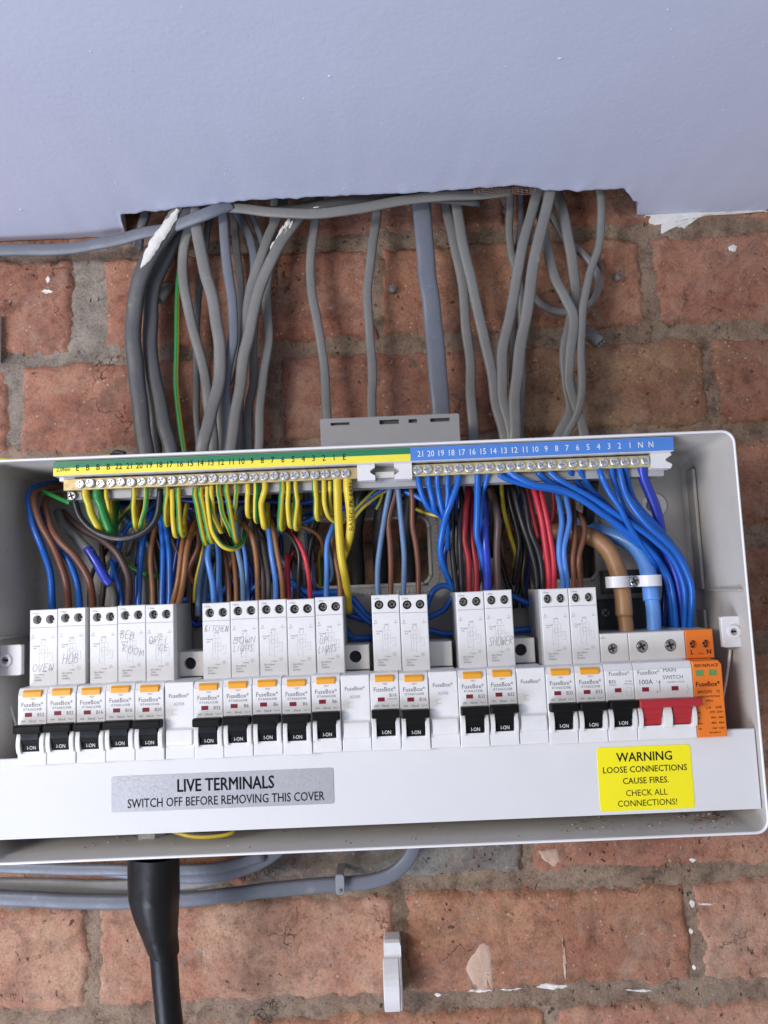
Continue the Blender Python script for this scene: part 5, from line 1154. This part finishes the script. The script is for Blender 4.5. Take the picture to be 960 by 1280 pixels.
for k in range(15):
    t_ = rr.random(); x = 362-34*t_+rr.uniform(-3, 3); y = 276+52*t_+rr.uniform(-2, 2); l = rr.uniform(2, 7)
    o = on_cable('paint_fleck', '', [(x+l*.45, y-l, 38.2), (x, y, 38.3), (x-l*.45, y+l, 38.2)], rr.uniform(.3, 1.3), 0, seed=20+k); o.parent = PFC
FL = thing('paint_specks', 'small white paint specks dried on the flat cable along the slot', 'dried paint', un(415, 265, 48))
for k in range(14):
    x = 390+rr.random()*52; y = 263+rr.uniform(-4, 3)-abs(x-410)*.05; l = rr.uniform(1, 3.5)
    o = on_cable('paint_fleck', '', [(x-l, y+.3, 47.7), (x, y, 47.8), (x+l, y-.3, 47.7)], rr.uniform(.25, .8), 0, seed=40+k); o.parent = FL; o.location = -FL.location

# cut stubs
def stub(label, a, b, wpx, d):
    t = thing('cable_stub', label, 'cut cable', un(a[0], a[1], 6))
    mb = MB(); P = [un(a[0], a[1], 3), un((a[0]*2+b[0])/3, (a[1]*2+b[1])/3, d*.7), un((a[0]+b[0])/2, (a[1]+b[1])/2, d), un(b[0], b[1], d+3)]
    tube(mb, P, wpx/2*.58, wpx/2*.38, WC['sheath'], n=16, per=4, flat=True); mb.build('sheath', t)
    u = Vector(P[-1])-Vector(P[-2]); u.normalize(); s = Vector((0, 1, 0)).cross(u).normalized()
    for k in (-1, 0, 1):
        m2 = MB(); c = Vector(P[-1])+s*k*wpx*.17; tube(m2, [c, c+u*2.2], 1.1, M=WC['grey'], n=8, per=2); m2.build('cut_core', t)
stub('short cut off grey cable stub on the brick in the left bunch', (209, 358), (196, 374), 19, 16)
stub('short cut off grey cable stub low right of the right bunch', (728, 412), (750, 429), 17, 14)
for (x, y, l) in ((490, 362, 'small metal screw plug in the brick between the two lone cables'), (771, 347, 'small metal screw plug in the brick right of the cable loop')):
    t = thing('wall_plug', l, 'wall plug', un(x, y, 2)); p = un(x, y, 3); mb = MB(); tube(mb, [(p[0], 0, p[2]), (p[0]+.5, 8, p[2]-.5)], 3.2, M=mat('dull_plug', (0.36, 0.35, 0.34), 0.4, metal=.5, var=.2), n=8, per=2, radii=[1.1, .8]); mb.build('plug_body', t)
    mb = MB(); screw_head(mb, p[0]+.5, 8.3, p[2]-.5, 2.0, .5, steeld); mb.build('plug_screw', t)

# moulded plate standing on the box
t = thing('moulded_cover_plate', 'grey plastic plate with slots standing on top of the box', 'plastic plate', un(488, 560, 62))
a = un(400, 523, 62); b_ = un(574, 517, 62); zt_ = (a[2]+b_[2])/2
pl = mat('grey_moulded_plastic', (0.36, 0.36, 0.355), 0.42, var=.05, vscale=30, bump=.08)
x0, x1 = a[0], b_[0]; hs = []
for q0, q1, hh in ((.075, .21, 2.0), (.425, .565, 3.2), (.635, .695, 2.6), (.79, .93, 2.6)):
    hs.append([(x0+(x1-x0)*q0, zt_-4.2-hh/2), (x0+(x1-x0)*q0, zt_-4.2+hh/2), (x0+(x1-x0)*q1, zt_-4.2+hh/2), (x0+(x1-x0)*q1, zt_-4.2-hh/2)])
mb = MB(); mb.plate(rrect(x0, x1, ZT+.3, zt_, 1.2, 3), hs, 58.5, 62, pl, .4)
mb.box(x0+1, x1-1, 56.5, 58.4, ZT+.3, zt_-1, mat('plate_back', (0.10, 0.10, 0.10), .6)); mb.build('plate', t)
mb = MB()
for q in range(13):
    x = x0+(x1-x0)*(.08+.07*q); mb.box(x-1.6, x+1.6, 62, 62.25, ZT+4, ZT+7.5, pl, .1)
mb.box(x0+6, x0+22, 62, 62.2, ZT+11.5, ZT+12, pl); mb.box(x1-18, x1-8, 62, 62.2, ZT+10, ZT+12, pl); o = mb.build('moulded_marks', t); tag(o, kind='stuff')

# ------------------------------------------------------------------ below the box
GB = 'grey cables running under the box'
def bc(label, col, wpx, pts, flat=.6): return wire(label, 'cable', col, wpx, pts, GB, name='cable', flat=flat, per=8)
bc('upper grey cable running left under the box behind the black boot', 'sheath', 17, [(-80, 1103, 14), (0, 1105, 14), (80, 1107, 15), (160, 1107, 16), (230, 1104, 18), (280, 1092, 18), (330, 1070, 18), (370, 1040, 18)], .5)
bc('lower grey cable running left and right under the box through the clip', 'bsheath', 17, [(-80, 1112, 22), (0, 1122, 22), (80, 1126, 22), (160, 1127, 21), (240, 1124, 20), (330, 1113, 18), (400, 1107, 16), (450, 1103, 16), (485, 1094, 16), (508, 1076, 16), (520, 1050, 16), (526, 1000, 16)], .6)
bc('blue grey cable curving up behind the box bottom', 'bsheath', 14, [(110, 1085, 14), (170, 1092, 24), (240, 1096, 24), (290, 1090, 24), (330, 1076, 24), (365, 1050, 24)], .5)
bc('high grey cable just visible below the box rim', 'bsheath', 13, [(-60, 1080, 26), (40, 1086, 26), (120, 1087, 26), (200, 1088, 28), (270, 1084, 28), (330, 1070, 28)], .5)
t = thing('cable_clip', 'grey saddle clip with a nail holding the lower cable', 'cable clip', un(425, 1105, 20))
a = un(419, 1094, 26); b_ = un(431, 1119, 26); mb = MB(); mb.plate(rrect(a[0], b_[0], b_[2], a[2], 2.2, 4), [], 23.5, 25.2, mat('grey_clip', (0.25, 0.26, 0.28), .45), .4); mb.box(a[0]+.5, b_[0]-.5, 2, 23.4, a[2]-2, a[2]-.3, MATS['grey_clip']); mb.build('saddle', t)
mb = MB(); p = un(425.5, 1114, 26); mb.cyl(p[0], 24, 26.4, p[2], 1.2, steeld, 12, .3); mb.build('nail', t)
# boot and armoured cable
t = thing('gland_boot', 'black rubber boot and thick black cable below the box', 'cable gland', un(193, 1085, 78))
bootm = mat('black_boot_rubber', (0.008, 0.0085, 0.010), 0.38, var=.2, vscale=30, bump=.35, bscale=120, spec=.3, scuff=.08)
mb = MB()
P = [un(194, 1068, 80), un(194, 1095, 80), un(194, 1120, 80), un(196, 1145, 78), un(200, 1170, 76), un(204, 1188, 74), un(205.5, 1194, 74)]
rr_ = [15.9, 16.0, 15.8, 13.9, 11.0, 9.9, 9.0]
C = catmull(P, 6); N_ = len(C); vs = []; nn = 20
for i, c in enumerate(C):
    q = i/(N_-1)*(len(rr_)-1); j = min(int(q), len(rr_)-2); r0 = rr_[j]+(rr_[j+1]-rr_[j])*(q-j)
    for a in range(nn):
        th = 2*math.pi*a/nn; fac = 1+.07*math.cos(3*th+.6+c.z*.02)+.03*math.cos(7*th+1)*(1 if 8 < i < 30 else .3); vs.append((c.x+r0*fac*math.cos(th), c.y+r0*fac*math.sin(th), c.z))
mb.add(vs, [(i*nn+a, i*nn+(a+1) % nn, (i+1)*nn+(a+1) % nn, (i+1)*nn+a) for i in range(N_-1) for a in range(nn)], bootm, True); mb.add(vs[-nn:], [tuple(range(nn))], bootm); mb.build('boot', t)
mb = MB(); tube(mb, [un(202, 1180, 74), un(205, 1200, 74), un(208, 1240, 73), un(213, 1290, 72), un(222, 1380, 70)], 8.4, M=bootm, n=18); mb.build('armoured_cable', t)
mb = MB(); q_ = unz(184, 1048, ZB+3); p = (q_[0], q_[1], 0); G = q_[1]
mb2 = [(p[0]+10.5*math.cos(math.pi/3*k), G-5+7.5*math.sin(math.pi/3*k)) for k in range(6)]
vs = [(x, d, z) for z in (ZB+3, ZB+6) for x, d in mb2]; mb.add(vs, [(0, 1, 2, 3, 4, 5), (6, 7, 8, 9, 10, 11)]+[(k, (k+1) % 6, (k+1) % 6+6, k+6) for k in range(6)], steel)
vs = [(p[0]+6*math.cos(math.pi/8*k), G-5+6*math.sin(math.pi/8*k), z) for z in (ZB+6.05, ZB+16) for k in range(16)]; mb.add(vs, [tuple(range(16)), tuple(range(16, 32))]+[(k, (k+1) % 16, (k+1) % 16+16, k+16) for k in range(16)], brass, True); mb.build('lock_nut', t)
wire('yellow earth wire curling on the box floor beside the nut', 'earth wire', 'yellow', 5, [(200, 1032, 92), (222, 1041, 99), (245, 1047, 102), (270, 1047, 102), (290, 1042, 99), (290, 1034, 90)], name='earth_wire', stripe=(7, 8), phase=0)
wire('short yellow wire end in a dark connector on the box floor', 'earth wire', 'yellow', 5.5, [(255, 1038, 92), (270, 1037, 92), (288, 1034, 90)], name='earth_wire')
wire('black wire below the cover behind the yellow loop', 'wire', 'black', 9, [(225, 1034, 80), (250, 1036, 82), (275, 1034, 80)])
# white plastic clip at the bottom
t = thing('pipe_clip', 'white plastic pipe clip on the brick joint below the box', 'pipe clip', un(491, 1225, 12))
a = un(477, 1184, 22); b_ = un(505, 1268, 22)
mb = MB(); zc1, zc2 = a[2], b_[2]
prof = [(2, zc1+1.5), (14, zc1+1.5), (16, zc1), (16.2, zc1-9)]+[(17+9*math.sin(math.pi*k/10), zc1-10-(zc1-10-zc2)*k/10) for k in range(11)]+[(13, zc2), (12, zc2+2), (2, zc2+2)]
mb.prismx(prof, a[0]+1.2, b_[0]-.3, clipw, bev=.9); mb.build('clip_body', t)
mb = MB(); mb.prismx([(16.6, zc1-9.6)]+[(18.2+9.3*math.sin(math.pi*k/10), zc1-10-(zc1-10-zc2)*k/10) for k in range(11)]+[(12, zc2-.6), (12, zc2+3), (16, zc1-14)], a[0]+.4, b_[0]-2.2, clipw, bev=.5); mb.build('clip_strap', t)
t = thing('edge_clip', 'pale grey plastic clip at the far left edge of the brickwork', 'cable clip', un(-4, 420, 8))
mb = MB(); a = un(-20, 392, 10); b_ = un(-6, 450, 10); mb.box(a[0], b_[0], 1, 11, b_[2], a[2], clipw, 1.2); mb.build('clip_body', t)

for o in bpy.data.objects:
    if 'label' in o and not 4 <= len(o['label'].split()) <= 16: print('LABEL', o.name, o['label'])
for o in list(bpy.data.objects):
    if '_b' in o: del o['_b']
print('objects', len(bpy.data.objects))
